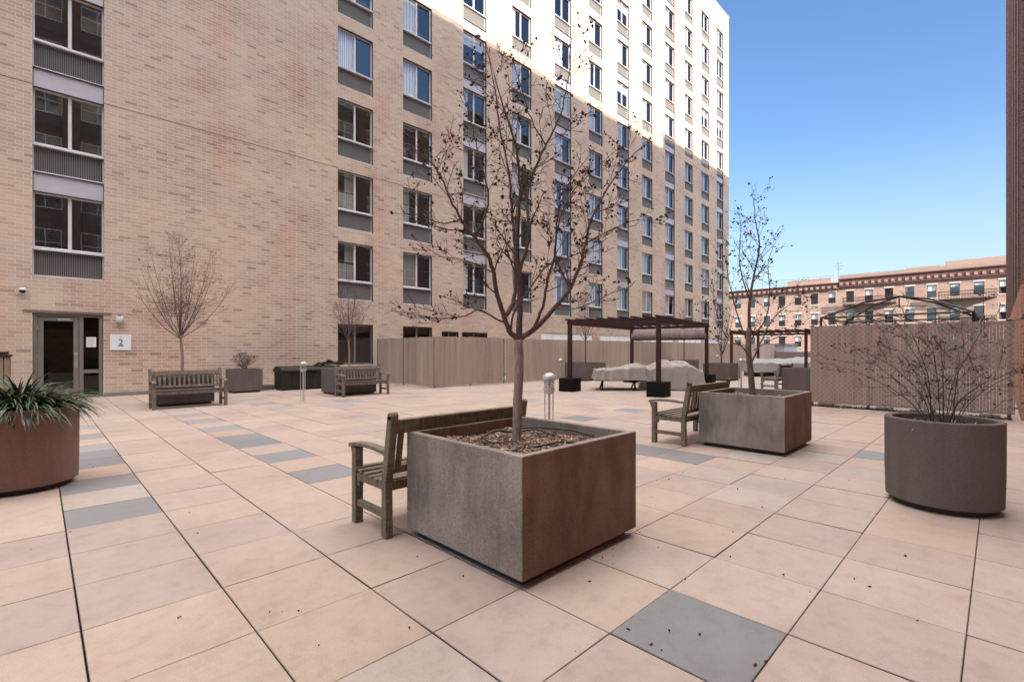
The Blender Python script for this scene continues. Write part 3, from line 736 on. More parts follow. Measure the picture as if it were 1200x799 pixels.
# ------------------------------------------------------------------ fences
def fence_panel(root, p0, p1, H, mat, wiremat, slatw=.028, seed=1, gap=.05, name='slat_panel', diag=True):
    rg = random.Random(seed); p0, p1 = Vector((*p0,0)), Vector((*p1,0)); L = (p1-p0).length; d = (p1-p0)/L
    nrm = Vector((-d.y, d.x, 0)); M_ = Matrix(((d.x,nrm.x,0,p0.x),(d.y,nrm.y,0,p0.y),(0,0,1,0),(0,0,0,1)))
    sl_ = MB(); x = 0.0; drift = 0
    while x < L - .001:
        w_ = min(slatw*2.2, L-x); drift = drift*.93 + rg.uniform(-.05,.05); k = max(.68, min(1.2, .97 + drift + rg.uniform(-.07,.07)))
        top = H + rg.uniform(-.012,.014); bot = gap + rg.uniform(-.01,.015); th = rg.uniform(-.007,.005)
        sl_.box(x, x+w_*.9, -.006+th, .006+th, bot, top, M_, col=(k, k*rg.uniform(.97,1.0), k*.98)); x += w_
    so_ = sl_.build(name, mat, root)
    if diag:
        wr = MB(); s = .058
        x = -H
        while x < L:
            for sgn in (1, -1):
                a = (x, gap+.02) if sgn == 1 else (x, H-.02); b2 = (x+H-gap-.04, H-.02) if sgn == 1 else (x+H-gap-.04, gap+.02)
                # clip to 0..L
                (xa, za), (xb, zb) = a, b2; m_ = (zb-za)/(xb-xa)
                if xb < 0 or xa > L: continue
                if xa < 0: za += m_*(0-xa); xa = 0
                if xb > L: zb += m_*(L-xb); xb = L
                for side in (-1, 1):
                    q = [M_ @ Vector((xa, side*.011, za)), M_ @ Vector((xb, side*.011, zb))]
                    wr.tube(q, .0028, 3, False)
            x += s*1.9
        wr.build('chain_link', wiremat, root)
    return so_
def fpost(root, x, y, H, r=.03):
    k = MB(); k.tube([(x,y,0),(x,y,H)], r, 10); k.lathe([(r*1.15,H),(r*1.2,H+.02),(0,H+.045)], 10, x, y); k.build('post', M['galv'], root, smooth=50)
fl = thing('slatted_fence', 'long tan slatted fence boxing in the ground by the apartment building', 'fence', (10.2, 14.3, 0))
fence_panel(fl, (0,4.15), (0,0), 1.84, M['slat'], M['wire'], seed=2)
fence_panel(fl, (.0,0), (3.35,-.02), 1.86, M['slat'], M['wire'], slatw=.042, seed=3)
fence_panel(fl, (3.5,-.04), (37.0,-.10), 1.84, M['slat'], M['wire'], slatw=.05, seed=4, diag=False)
for x, y in ((0,.05),(0,4.1),(0,2.1),(1.7,.05),(3.42,-.02),(6.2,.03),(9.2,.03),(12.2,.02),(15.2,.02),(18.2,0),(21.2,0),(24.2,0),(27.2,0),(30.2,0),(33.2,-.02),(36.9,-.02)): fpost(fl, x, y, 1.82)
k = MB(); k.tube([(.0,.06,1.72),(36.9,-.02,1.72)], .02, 8); k.tube([(.0,.06,.1),(36.9,-.02,.1)], .02, 8); k.tube([(.05,0,1.72),(.05,4.1,1.72)], .02, 8); k.build('rail', M['galv'], fl, smooth=50)
fr_ = thing('slatted_screen', 'mauve-brown chain link screen woven with slats behind the round shrub planter', 'fence', (13.62, 3.28, 0))
fence_panel(fr_, (0,0), (0,-3.50), 1.95, M['slatmauve'], M['wire'], slatw=.022, seed=6, gap=.09)
fence_panel(fr_, (0.02,0), (8.5,.1), 1.95, M['slatmauve'], M['wire'], slatw=.045, seed=7, gap=.09, diag=False)
for x, y in ((.06,-.02),(.06,-1.15),(.06,-2.3),(.06,-3.42),(3,.08),(6,.1),(8.5,.12)): fpost(fr_, x, y, 1.96)
k = MB(); k.tube([(.05,0,1.9),(.05,-3.5,1.9)], .02, 8); k.tube([(.05,0,.12),(.05,-3.5,.12)], .02, 8); k.build('rail', M['galv'], fr_, smooth=50)
k = MB()
for y in (-.15,-1.3,-1.9,-3.0): k.box(-.02,.16,y-.3,y,.0,.075)
each(k, 'base_block', M['granite'], fr_, bevel=.005)
rng = random.Random(8)
k = MB()
for i in range(900):
    v_ = 3.28 - rng.random()*3.45; k.cbox(13.58+rng.gauss(0,.035), v_, abs(rng.gauss(.01,.018))+.004, rng.uniform(.01,.04), rng.uniform(.01,.03), rng.uniform(.003,.012), Matrix.Rotation(rng.uniform(0,3), 4, Vector((rng.random(),rng.random(),1))))
tag(k.build('leaf_litter', plain('dry leaf litter', (.07,.05,.04), (.035,.025,.02), 30, .9)), 'dark dry leaf litter heaped along the foot of the slatted screen', 'leaf litter', kind='stuff')

# ------------------------------------------------------------------ planters
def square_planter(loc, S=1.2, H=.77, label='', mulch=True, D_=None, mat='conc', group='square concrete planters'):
    D_ = D_ or S
    t_ = thing('square_planter', label, 'planter', loc, 0, group)
    b_ = MB(); w_ = .055; x, y = S/2, D_/2; z0 = .055
    o = [(-x,-y),(x,-y),(x,y),(-x,y)]; i_ = [(-x+w_,-y+w_),(x-w_,-y+w_),(x-w_,y-w_),(-x+w_,y-w_)]
    n = 0; V = [(p[0],p[1],z0) for p in o] + [(p[0],p[1],H) for p in o] + [(p[0],p[1],H) for p in i_] + [(p[0],p[1],H-.25) for p in i_]
    b_.v = V
    for k in range(4):
        k2 = (k+1) % 4
        b_.f += [(k,k2,4+k2,4+k),(4+k,4+k2,8+k2,8+k),(8+k,8+k2,12+k2,12+k)]; b_.c += [None]*3
    b_.f.append((3,2,1,0)); b_.c.append(None)
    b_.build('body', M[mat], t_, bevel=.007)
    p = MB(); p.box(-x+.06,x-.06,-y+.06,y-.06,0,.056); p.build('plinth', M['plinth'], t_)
    s_ = MB(); n = 14; zs = H-.10
    for a in range(n):
        for b2 in range(n):
            def P(a, b2):
                X = -x+w_+.002+(2*x-2*w_-.004)*a/n; Y = -y+w_+.002+(2*y-2*w_-.004)*b2/n
                return (X, Y, zs+.03*noise.noise(Vector((X*3+loc[0],Y*3+loc[1],1)))+.025*math.exp(-(X*X+Y*Y)*14))
            s_.quad([P(a,b2),P(a+1,b2),P(a+1,b2+1),P(a,b2+1)])
    s_.build('soil', M['soil'], t_, smooth=180)
    if mulch:
        rg = random.Random(int(loc[0]*100)); m_ = MB()
        for q in range(2600 if loc[0] < 4 and loc[1] < 4 else 900):
            X = rg.uniform(-x+w_+.02, x-w_-.02); Y = rg.uniform(-y+w_+.02, y-w_-.02); 
            Z = zs+.03*noise.noise(Vector((X*3+loc[0],Y*3+loc[1],1)))+.025*math.exp(-(X*X+Y*Y)*14)+rg.uniform(.0,.022)
            c_ = rg.choice([(.30,.20,.14),(.22,.14,.10),(.40,.30,.22),(.14,.09,.07),(.34,.22,.15),(.50,.40,.31)])
            Mx = Matrix.Translation((X,Y,Z)) @ Matrix.Rotation(rg.uniform(0,6.28),4,'Z') @ Matrix.Rotation(rg.gauss(0,.35),4,'X') @ Matrix.Rotation(rg.gauss(0,.3),4,'Y')
            l = rg.uniform(.012,.045); m_.box(-l/2,l/2,-rg.uniform(.003,.007),.005,-.002,.002,Mx,col=c_)
        mo = m_.build('mulch', M['mulch'], t_); mo['kind'] = 'stuff'
    return t_
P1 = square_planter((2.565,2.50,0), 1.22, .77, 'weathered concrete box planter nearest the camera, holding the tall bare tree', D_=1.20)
h_ = MB(); pts = []
for i in range(40):
    a = R(-60 + 250*i/39); pts.append((.30*math.cos(a)+.05, .26*math.sin(a)+.08, .715+.012*math.sin(a*5)))
h_.tube(pts, .008, 8); h_.tube([(.25,.35,.72),(.4,.2,.735),(.48,-.1,.735),(.42,-.35,.725)], .008, 8); h_.tube([(-.3,-.2,.70),(-.1,-.28,.715),(.1,-.27,.715),(.25,-.36,.70)], .007, 8)
h_.build('drip_hose', M['rubber'], P1, smooth=60)
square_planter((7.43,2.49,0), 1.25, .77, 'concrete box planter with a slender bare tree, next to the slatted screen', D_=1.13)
square_planter((18.05,4.40,0), 1.25, .77, 'mauve-grey concrete box planter half hidden by the slatted screen', D_=1.25, mat='concdark')
square_planter((2.62,14.72,0), 1.22, .74, 'concrete box planter behind the bench nearest the white plaque, with a small vase-shaped tree', D_=1.1, mat='concdark')
square_planter((7.02,14.50,0), 1.24, .80, 'concrete box planter behind the slatted bench in front of the ground-floor window', D_=1.25, mat='concdark')
square_planter((17.9,13.35,0), 1.5, .80, 'concrete box planter against the tan fence behind the pergola', D_=1.2, mat='concdark')
square_planter((26.8,12.9,0), 1.3, .80, 'concrete box planter at the far tan fence, seen between the rear pergola posts', D_=1.2, mat='concdark')
sp_ = square_planter((4.80,17.35,0), .88, .76, 'small mauve-grey box planter with a twiggy shrub against the brick wall', mulch=False, D_=.8, mat='concdark')

def round_planter(loc, r, H, mat, label):
    t_ = thing('round_planter', label, 'planter', loc, 0, 'round concrete planters')
    b_ = MB(); b_.lathe([(r-.07,.052),(r-.012,.052),(r-.002,.06),(r+.004,.3),(r+.006,H-.03),(r+.006,H-.006),(r,H),(r-.045,H),(r-.05,H-.006),(r-.05,H-.2)], 96); b_.build('body', M[mat], t_, smooth=35)
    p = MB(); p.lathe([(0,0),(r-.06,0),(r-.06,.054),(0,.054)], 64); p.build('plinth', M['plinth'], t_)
    s_ = MB(); s_.lathe([(0,H-.05),(r*.5,H-.06),(r-.052,H-.09)], 40); s_.build('soil', M['soil'], t_, smooth=180)
    return t_
RP = (5.74,.36,0); LP_ = (-.13,6.92,0)
round_planter(RP, .40, .77, 'concdark', 'round brown-grey concrete planter at the right, holding an arching bare shrub')
round_planter(LP_, .44, .80, 'concrust', 'round rust-brown concrete planter at the left edge, full of green strap leaves')

# ------------------------------------------------------------------ benches
def bench(label, mat, L=1.45, loc=(0,0,0), rz=0):
    t_ = thing('park_bench', label, 'bench', loc, rz, 'wooden slatted benches'); m_ = M[mat]
    x = L/2
    for s in (-1, 1):
        k = MB(); cx = s*(x-.035); k.box(cx-.034,cx+.034,-.29,-.225,0,.60); k.build('leg', m_, t_, bevel=.006)
        k = MB()
        for z0, z1, y0, y1 in ((0,.42,.20,.20),(.42,.90,.20,.285)):
            P = [(cx-.03,y0-.03,z0),(cx+.03,y0-.03,z0),(cx+.03,y0+.035,z0),(cx-.03,y0+.035,z0),(cx-.03,y1-.03,z1),(cx+.03,y1-.03,z1),(cx+.03,y1+.03,z1),(cx-.03,y1+.03,z1)]
            n = len(k.v); k.v += P
            for q in ((0,1,5,4),(1,2,6,5),(2,3,7,6),(3,0,4,7)) + (((0,3,2,1),) if z0 == 0 else ((4,5,6,7),)): k.f.append(tuple(n+i for i in q)); k.c.append(None)
        n = len(k.v); 
        k.tube([(cx-.03,.285,.895),(cx+.03,.285,.895)], .031, 12)
        k.build('leg', m_, t_, bevel=.004)
        k = MB(); n_ = 8; pr = []
        for i in range(n_+1):
            y = -.335+.57*i/n_; pr.append((y, .612+.022*math.sin(i/n_*3.1)+(.006 if i else 0), .042-.010*(i/n_)))
        for i in range(n_):
            (ya,za,wa),(yb,zb,wb) = pr[i], pr[i+1]
            n = len(k.v); k.v += [(cx-wa,ya,za-.016),(cx+wa,ya,za-.016),(cx+wa,ya,za+.014),(cx-wa,ya,za+.014),(cx-wb,yb,zb-.016),(cx+wb,yb,zb-.016),(cx+wb,yb,zb+.014),(cx-wb,yb,zb+.014)]
            fs = [(0,1,5,4),(1,2,6,5),(2,3,7,6),(3,0,4,7)]
            if i == 0: fs.append((0,3,2,1))
            if i == n_-1: fs.append((4,5,6,7))
            for q in fs: k.f.append(tuple(n+j for j in q)); k.c.append(None)
        k.build('armrest', m_, t_, bevel=.006)
        k = MB(); k.box(cx-.02,cx+.02,-.224,.169,.14,.19); k.box(cx-.022,cx+.022,-.224,.169,.345,.40)
        # curved bracket under the arm
        k.box(cx-.02,cx+.02,-.222,-.19,.30,.344); k.build('stretcher', m_, t_, bevel=.004)
        k = MB(); k.v += [(cx-.022,-.292,.595),(cx+.022,-.292,.595),(cx+.022,-.33,.595),(cx-.022,-.33,.595),(cx-.022,-.292,.50),(cx+.022,-.292,.50)]
        for q in ((0,1,2,3),(0,4,5,1),(3,2,5,4),(0,3,4),(1,5,2)): k.f.append(q); k.c.append(None)
        k.build('bracket', m_, t_)
    k = MB()
    for i in range(6):
        y = -.275+.08*i; z = .425-.006*min(i,4)+.004*abs(i-3); k.box(-x+.005,x-.005,y,y+.064,z-.012,z+.010)
    k.box(-x+.07,x-.07,-.262,-.235,.335,.41); k.box(-x+.07,x-.07,.175,.205,.335,.405)
    for q in (-.0,): k.box(q-.02,q+.02,-.23,.17,.37,.408)
    k.build('seat', m_, t_, bevel=.005)
    k = MB(); lean = (.285-.20)/.48
    def yb(z): return .20+lean*(z-.42)
    Mx = Matrix.Translation((0,yb(.5),.5)) @ Matrix.Rotation(-math.atan(lean),4,'X')
    k.box(-x+.066,x-.066,-.016,.016,-.035,.02,Mx)
    k.box(-x+.066,x-.066,-.018,.020,.27,.375,Mx)
    n = int((L-.2)/.093)
    for i in range(n):
        cx = -x+.066+(L-.132)*(i+.5)/n; k.box(cx-.024,cx+.024,-.008,.010,.021,.269,Mx)
    k.build('backrest', m_, t_, bevel=.004)
    return t_
b1 = bench('mossy wooden bench whose back leans on the nearest box planter', 'teakgreen', 1.42, (2.50,3.36,0), R(180))
bench('greenish wooden bench backed against the second box planter, under the slender tree', 'teakgreen', 1.45, (7.25,3.36,0), R(180))
bench('grey wooden bench right of the white plaque, below the small vase-shaped tree', 'teak', 1.52, (2.60,13.78,0), R(0))
bench('grey wooden bench between the dark storage box and the tan fence', 'teak', 1.52, (7.03,13.62,0), R(0))
bench('far wooden bench seen side-on next to the half-hidden planter by the slatted screen', 'teak', 1.45, (18.05,5.35,0), R(180))

# ------------------------------------------------------------------ bollard lights
def bollard(label, loc):
    t_ = thing('bollard_light', label, 'bollard light', loc, 0, 'dome-topped bollard lights')
    k = MB(); k.lathe([(0,1.075),(.03,1.072),(.06,1.058),(.082,1.03),(.09,.995),(.088,.985),(0,.985)], 28); k.build('dome_cap', M['lampmetal'], t_, smooth=40)
    k = MB()
    for i in range(4): z = .972-.022*i; r = .078-.004*i; k.lathe([(.03,z+.006),(r,z+.006),(r,z),(.03,z)], 28)
    k.lathe([(.05,.885),(.075,.885),(.075,.83),(.05,.80),(.0,.80)], 28); k.build('louvre_ring', M['lampmetal'], t_, smooth=40)
    k = MB(); k.lathe([(.045,.985),(.045,.885)], 20); k.build('lens', M['clearglass'], t_, smooth=60)
    k = MB(); k.tube([(0,0,.01),(0,0,.80)], .017, 12); k.build('core_tube', M['lampmetal'], t_, smooth=50)
    for i in range(3):
        a = R(35+120*i); k = MB(); k.tube([(.062*math.cos(a),.062*math.sin(a),.0),(.062*math.cos(a),.062*math.sin(a),.985)], .0085, 10); k.build('post', M['lampmetal'], t_, smooth=50)
    k = MB(); k.lathe([(0,.028),(.07,.028),(.085,.02),(.088,0)], 24); k.build('base_plate', M['lampmetal'], t_, smooth=40)
    return t_
bo = bollard('dome-topped bollard light just behind the nearest tree planter', (4.80,4.17,0))
dup(bo, (4.90,12.69,0), R(20), 'dome-topped bollard light standing in front of the dark storage box')
dup(bo, (13.1,10.85,0), R(50), 'small dome-topped bollard light beside the left pergola post')
dup(bo, (17.2,6.24,0), R(80), 'dome-topped bollard light behind the second box planter, by the far bench')
dup(bo, (27.1,11.1,0), R(10), 'farthest dome-topped bollard light, in the open between the two pergolas')

# ------------------------------------------------------------------ storage box etc. at the wall
sb = thing('storage_box', 'long dark resin storage box with domed lid against the brick wall', 'storage box', (6.85,17.27,0))
k = MB(); k.box(-1.02,1.02,-.38,.38,.03,.62)
for i in range(9): x = -.95+.235*i; k.box(x,x+.02,-.392,-.38,.06,.58)
for i in range(3): y = -.3+.3*i; k.box(-1.032,-1.02,y-.01,y+.01,.06,.58)
k.build('body', M['resin'], sb, bevel=.008)
k = MB(); n = 10; L = 1.06
pr = [(-.41,.615),(-.41,.68)]+[(-.40+.80*i/n, .70+.12*math.sin(math.pi*i/n)**.6) for i in range(n+1)]+[(.41,.68),(.41,.615)]
nn = len(pr); k.v = [(-L,y,z) for y,z in pr]+[(L,y,z) for y,z in pr]
for i in range(nn): j = (i+1)%nn; k.f.append((i,nn+i,nn+j,j)); k.c.append(None)
k.f += [tuple(range(nn)), tuple(reversed(range(nn,2*nn)))]; k.c += [None,None]
k.build('lid', M['resin'], sb, bevel=.01)
k = MB(); k.box(-.12,.12,-.43,-.412,.60,.66); k.build('handle', M['black'], sb, bevel=.006)
k = MB(); k.box(-.98,.98,-.34,.34,0,.03); k.build('base', M['black'], sb)
rng = random.Random(21)
k = MB(); n1, n2 = 30, 10
def heap(a, b2):
    x = -.55+1.1*a/n1; y = -.2+.4*b2/n2; e = max(0, 1-(x/.56)**2)*max(0, 1-(y/.21)**2)
    return (x, y, (.22*e**.4)*(.6+.8*noise.noise(Vector((x*5,y*6,3)))) + .02*e)
for a in range(n1):
    for b2 in range(n2): k.quad([heap(a,b2),heap(a+1,b2),heap(a+1,b2+1),heap(a,b2+1)])
tag(k.build('tarp_bundle', M['black'], None, loc=(7.55,17.25,.79)), 'crumpled black tarp lying on the right end of the storage box', 'tarp')
ps = MB()
for i in range(3): ps.box(-.3+.03*i,.3,-.2,.2,.055*i,.05+.055*i)
tag(ps.build('paver_stack', M['slab'], None, bevel=.004, loc=(5.55,17.9,0)), 'short stack of grey slabs between the small shrub planter and the storage box', 'slabs')
lb = thing('litter_bin', 'tan slatted litter bin with dark lid left of the glass door', 'litter bin', (-.80,17.6,0))
k = MB(); k.box(-.27,.27,-.27,.27,.05,1.18); k.build('liner', M['black'], lb)
k = MB()
for i in range(6):
    x = -.28+.096*i; k.box(x,x+.08,-.30,-.272,.04,1.2); k.box(x,x+.08,.272,.30,.04,1.2); k.box(-.30,-.272,x,x+.08,.04,1.2); k.box(.272,.30,x,x+.08,.04,1.2)
k.build('slat', wood('tan slats', (.30,.22,.16), (.22,.16,.12)), lb, bevel=.003)
k = MB(); k.box(-.33,.33,-.33,.33,1.201,1.26); k.box(-.27,.27,-.27,.27,1.262,1.33); k.build('lid', M['resin'], lb, bevel=.012)

# ------------------------------------------------------------------ pergolas
def pergola(label, A, B, C_, D_, H, valance=True):
    """A near-left post, B near-right, C_ far-right, D_ far-left"""
    cen = (sum(p[0] for p in (A,B,C_,D_))/4, sum(p[1] for p in (A,B,C_,D_))/4)
    t_ = thing('pergola', label, 'pergola', (*cen,0), 0, 'dark timber pergolas on black weight boxes')
    def l(p, z): return Vector((p[0]-cen[0], p[1]-cen[1], z))
    ang = math.atan2(B[1]-A[1], B[0]-A[0])
    for p in (A,B,C_,D_):
        Mx = Matrix.Translation(l(p,0)) @ Matrix.Rotation(ang,4,'Z')
        k = MB(); k.box(-.27,.27,-.27,.27,0,.44,Mx); k.build('weight_box', M['black'], t_, bevel=.01)
        k = MB(); k.box(-.06,.06,-.06,.06,.44,H,Mx); k.build('post', M['mahog'], t_, bevel=.005)
    def beam(nm, p, q, z, h, w_, ext=.25, mat='mahog', mb=None):
        a, b2 = l(p,z), l(q,z); d = (b2-a).normalized(); L = (b2-a).length; an = math.atan2(d.y,d.x)
        Mx = Matrix.Translation(a) @ Matrix.Rotation(an,4,'Z'); k = mb or MB(); k.box(-ext,L+ext,-w_/2,w_/2,0,h,Mx)
        if mb is None: k.build(nm, M[mat], t_, bevel=.004)
    beam('beam', A, B, H-.13, .11, .05, .1); beam('beam', D_, C_, H-.13, .11, .05, .1)
    beam('beam', A, D_, H-.155, .135, .045, 0); beam('beam', B, C_, H-.155, .135, .045, 0)
    n = 9
    for i in range(n):
        f = i/(n-1); a = (A[0]+(B[0]-A[0])*f, A[1]+(B[1]-A[1])*f); b2 = (D_[0]+(C_[0]-D_[0])*f, D_[1]+(C_[1]-D_[1])*f)
        beam('rafter', a, b2, H-.018, .055, .035, .28)
    if valance:
        a, b2 = l(D_,H-.55), l(C_,H-.55); d = (b2-a); L = d.length; an = math.atan2(d.y,d.x)
        Mx = Matrix.Translation(a) @ Matrix.Rotation(an,4,'Z'); k = MB()
        for i in range(24):
            x0 = L*i/24; x1 = L*(i+1)/24; y0 = .012*math.sin(i*.9)-.09; y1 = .012*math.sin((i+1)*.9)-.09
            for zz0, zz1 in ((.0,.36),):
                k.quad([Mx@Vector((x0,y0,zz0)),Mx@Vector((x1,y1,zz0)),Mx@Vector((x1,y1*.5,zz1)),Mx@Vector((x0,y0*.5,zz1))])
        o = k.build('canopy', M['shade'], t_, smooth=180); md = o.modifiers.new('s','SOLIDIFY'); md.thickness = .006
        k = MB(); k.box(.06,L-.06,-.11,-.07,-.05,.0,Mx); k.build('canopy_bar', M['mahog'], t_)
    return t_
pergola('dark red timber pergola over the taupe covered furniture', (12.62,10.05), (13.02,7.05), (18.35,7.92), (17.95,10.95), 2.36)
pergola('farther dark pergola over the pale grey covered furniture', (26.0,9.9), (26.2,6.5), (31.4,6.9), (31.2,10.3), 2.36, False)

def draped(name, label, cx, cy, rz, sx, sy, hf, floor, mat, grp, seed):
    k = MB(); n, m2 = 110, 84
    def P(i, j):
        a = -1+2*i/n; b2 = -1+2*j/m2; x = a*sx/2; y = b2*sy/2
        e = max(abs(a), abs(b2)); rim = max(0, (e-.80)/.20)
        h = hf(x, y); nz = noise.noise(Vector((x*1.6+seed,y*1.6,seed)))*.04+noise.noise(Vector((x*6,y*6,seed)))*.006 - .04*max(0,.28-abs(noise.noise(Vector((x*1.1+y*.7,y*.9-x*.5,seed+5)))))/.28 - .03*max(0,.3-abs(noise.noise(Vector((x*2.3-y*.9,y*1.8+x*.7,seed+9)))))/.3 - .055*max(0,.05-abs(noise.noise(Vector((x*1.4+y*.2,y*2.4,seed+13)))))/.05 - .05*max(0,.06-abs(noise.noise(Vector((x*.8-y*1.3,y*.7+x*2.1,seed+17)))))/.06
        if rim > 0:
            an = math.atan2(b2, a); fold = abs(math.sin(an*6.5+seed))*.05-abs(math.sin(an*11+seed*2))*.035+noise.noise(Vector((an*5,0,seed)))*.07
            drop = rim**.9; z = h*(1-drop)+floor*drop
            f = 1-.14*min(1, rim*1.5)*(.9) + fold*rim
            base_e = .80+.04*rim
            s_ = base_e/e*(1 + fold*rim*1.4) ; x *= s_; y *= s_
            if rim >= 1: z = floor + .02*math.sin(an*9+seed)
            return (x, y, z+nz*(1-drop))
        return (x, y, h+nz)
    for i in range(n):
        for j in range(m2): k.quad([P(i,j),P(i+1,j),P(i+1,j+1),P(i,j+1)])
    o = k.build(name, mat, None, smooth=180)
    w2 = o.modifiers.new('weld','WELD'); w2.merge_threshold = .0005
    o.location = (cx, cy, 0); o.rotation_euler = (0,0,rz)
    return o
def sm(x, a, b2): t_ = max(0,min(1,(x-a)/(b2-a))); return t_*t_*(3-2*t_)
c1 = thing('covered_table', 'low flat patio table with benches under a taupe cover, left part under the pergola', 'covered table', (14.42,9.33,0), R(-50), 'furniture under taupe covers')
o = draped('cover', '', 0, 0, 0, 2.0, 1.7, lambda x,y: .76+.12*sm(x,.0,.7)-.04*x*x+.07*math.exp(-((x-.5)**2+(y-.3)**2)*6), .36, M['cover'], '', 1.0); o.parent = c1
k = MB()
for sx_ in (-.55,.55):
    for sg_ in (-1,1): k.tube([(sx_-.05,-.42*sg_,0),(sx_+.05,.25*sg_,.55)], .03, 8)
k.build('trestle_leg', M['blackmetal'], c1, smooth=50)
k = MB(); k.box(-.8,.8,-.2,.2,.30,.36); k.build('shelf', M['blackmetal'], c1)
c2 = draped('covered_chairs', '', 15.9,8.15,R(-50), 2.3,1.9, lambda x,y: .78+.24*math.exp(-((x+.25)**2*5+(y-.1)**2*2))+.20*math.exp(-((x-.35)**2*8+(y+.1)**2*2))-.18*sm(x,.5,1.1), .03, M['cover'], '', 7.0)
tag(c2, 'stacked patio chairs under a lumpy taupe cover reaching the ground, right part under the pergola', 'covered chairs', 'furniture under taupe covers')
c3 = thing('covered_sofa', 'long pale grey covered sofa under the farther pergola', 'covered sofa', (27.8,7.9,0), R(-50), 'furniture under grey covers')
o = draped('cover', '', 0,0,0, 4.6,1.9, lambda x,y: .74+.18*sm(y,-.1,.5)+.1*math.exp(-(x-1.3)**2*4), .22, M['greycover'], '', 3.0); o.parent = c3
k = MB(); k.box(-1.8,1.8,-.6,.6,.0,.2); k.build('frame', M['blackmetal'], c3)

# ------------------------------------------------------------------ bare gazebo frame beyond the screen
gz = thing('gazebo_frame', 'bare dark peaked gazebo frame showing above the slatted screen', 'gazebo', (16.15,1.85,0))
hw = 1.45; ez = 2.22; pk = 2.78
k = MB()
for x in (-hw,hw):
    for y in (-hw,hw): k.tube([(x,y,0),(x,y,ez)], .028, 8)
k.build('post', M['blackmetal'], gz, smooth=50)
k = MB(); cs = [(-hw,-hw),(hw,-hw),(hw,hw),(-hw,hw)]
for i in range(4):
    a, b2 = cs[i], cs[(i+1)%4]; k.tube([(*a,ez),(*b2,ez)], .022, 8)
    nseg = 4
    for s in range(nseg):
        p = [a[0]+(b2[0]-a[0])*s/nseg, a[1]+(b2[1]-a[1])*s/nseg]; q = [a[0]+(b2[0]-a[0])*(s+1)/nseg, a[1]+(b2[1]-a[1])*(s+1)/nseg]
        za, zb = (ez-.25, ez) if s%2 else (ez, ez-.25); k.tube([(*p,za),(*q,zb)], .011, 6)
k.build('truss', M['blackmetal'], gz, smooth=50)
k = MB()
for x, y in cs: k.tube([(x,y,ez),(x*.45,y*.45,ez+.40),(0,0,pk)], .023, 8)
for i in range(4):
    a, b2 = cs[i], cs[(i+1)%4]; mx_, my_ = (a[0]+b2[0])/2, (a[1]+b2[1])/2; k.tube([(mx_,my_,ez),(mx_*.35,my_*.35,ez+.28),(0,0,pk-.25)], .010, 6)
k.tube([(0,0,pk-.3),(0,0,pk+.03)], .016, 8)
k.build('rafter', M['blackmetal'], gz, smooth=50)

# ------------------------------------------------------------------ bare trees
def spline(pts, sub=4):
    P = [Vector(p) for p in pts]; out = []
    for i in range(len(P)-1):
        p0, p1, p2, p3 = P[max(i-1,0)], P[i], P[i+1], P[min(i+2,len(P)-1)]
        for s in range(sub):
            t_ = s/sub; out.append(.5*((2*p1)+(p2-p0)*t_+(2*p0-5*p1+4*p2-p3)*t_*t_+(3*p1-p0-3*p2+p3)*t_**3))
    out.append(P[-1]); return out
def grow(mb, pods, rg, p, d, L, r, lvl, up=.25, pod=.3, maxlvl=3, podr=.012, dens=1.0, wob=.13):
    """one crooked shoot with its side shoots"""
    n = max(3, int(L/.055)) if lvl < 3 else 3
    n = min(n, 12); pts = [p.copy()]; rad = [r]; dirs = [d.copy()]; q = p.copy(); dd = d.copy()
    for i in range(n):
        dd = (dd + Vector((rg.gauss(0,wob),rg.gauss(0,wob),rg.gauss(0,wob*.8))) * .55 + Vector((0,0,up*.16))).normalized()
        q = q + dd*L/n; pts.append(q.copy()); rad.append(max(.0019 if r > .0 else 0, r*(1-.72*(i+1)/n))); dirs.append(dd.copy())
    mb.tube(pts, rad, 5 if r > .006 else (4 if r > .003 else 3), False)
    if lvl >= maxlvl or L < .06:
        if rg.random() < pod: pods.append((pts[-1], podr))
        return
    k = max(2, int(L/.105*dens)); side = rg.uniform(0, 6.28)
    for i in range(k):
        f = .18+.8*(i+rg.uniform(.1,.9))/k; idx = min(n-1, int(f*n)); side += 2.4+rg.uniform(-.5,.5)
        b0 = pts[idx].lerp(pts[idx+1], f*n-idx); t_ = dirs[idx]
        a = Vector((0,0,1)).cross(t_); a = a.normalized() if a.length > .05 else Vector((1,0,0))
        nd = Matrix.Rotation(side, 3, t_) @ a
        ang = R(rg.uniform(32,62)); cd = (t_*math.cos(ang)+nd*math.sin(ang)).normalized()
        if cd.z < -.1: cd.z = rg.uniform(-.05,.25); cd.normalize()
        cl = L*(1-f*.5)*rg.uniform(.36,.70); cr = max(.0012, rad[idx]*rg.uniform(.42,.62))
        grow(mb, pods, rg, b0, cd, cl, cr, lvl+1, up, pod, maxlvl, podr, dens, wob)
        if rg.random() < pod*.35: pods.append((b0+nd*.01, podr))
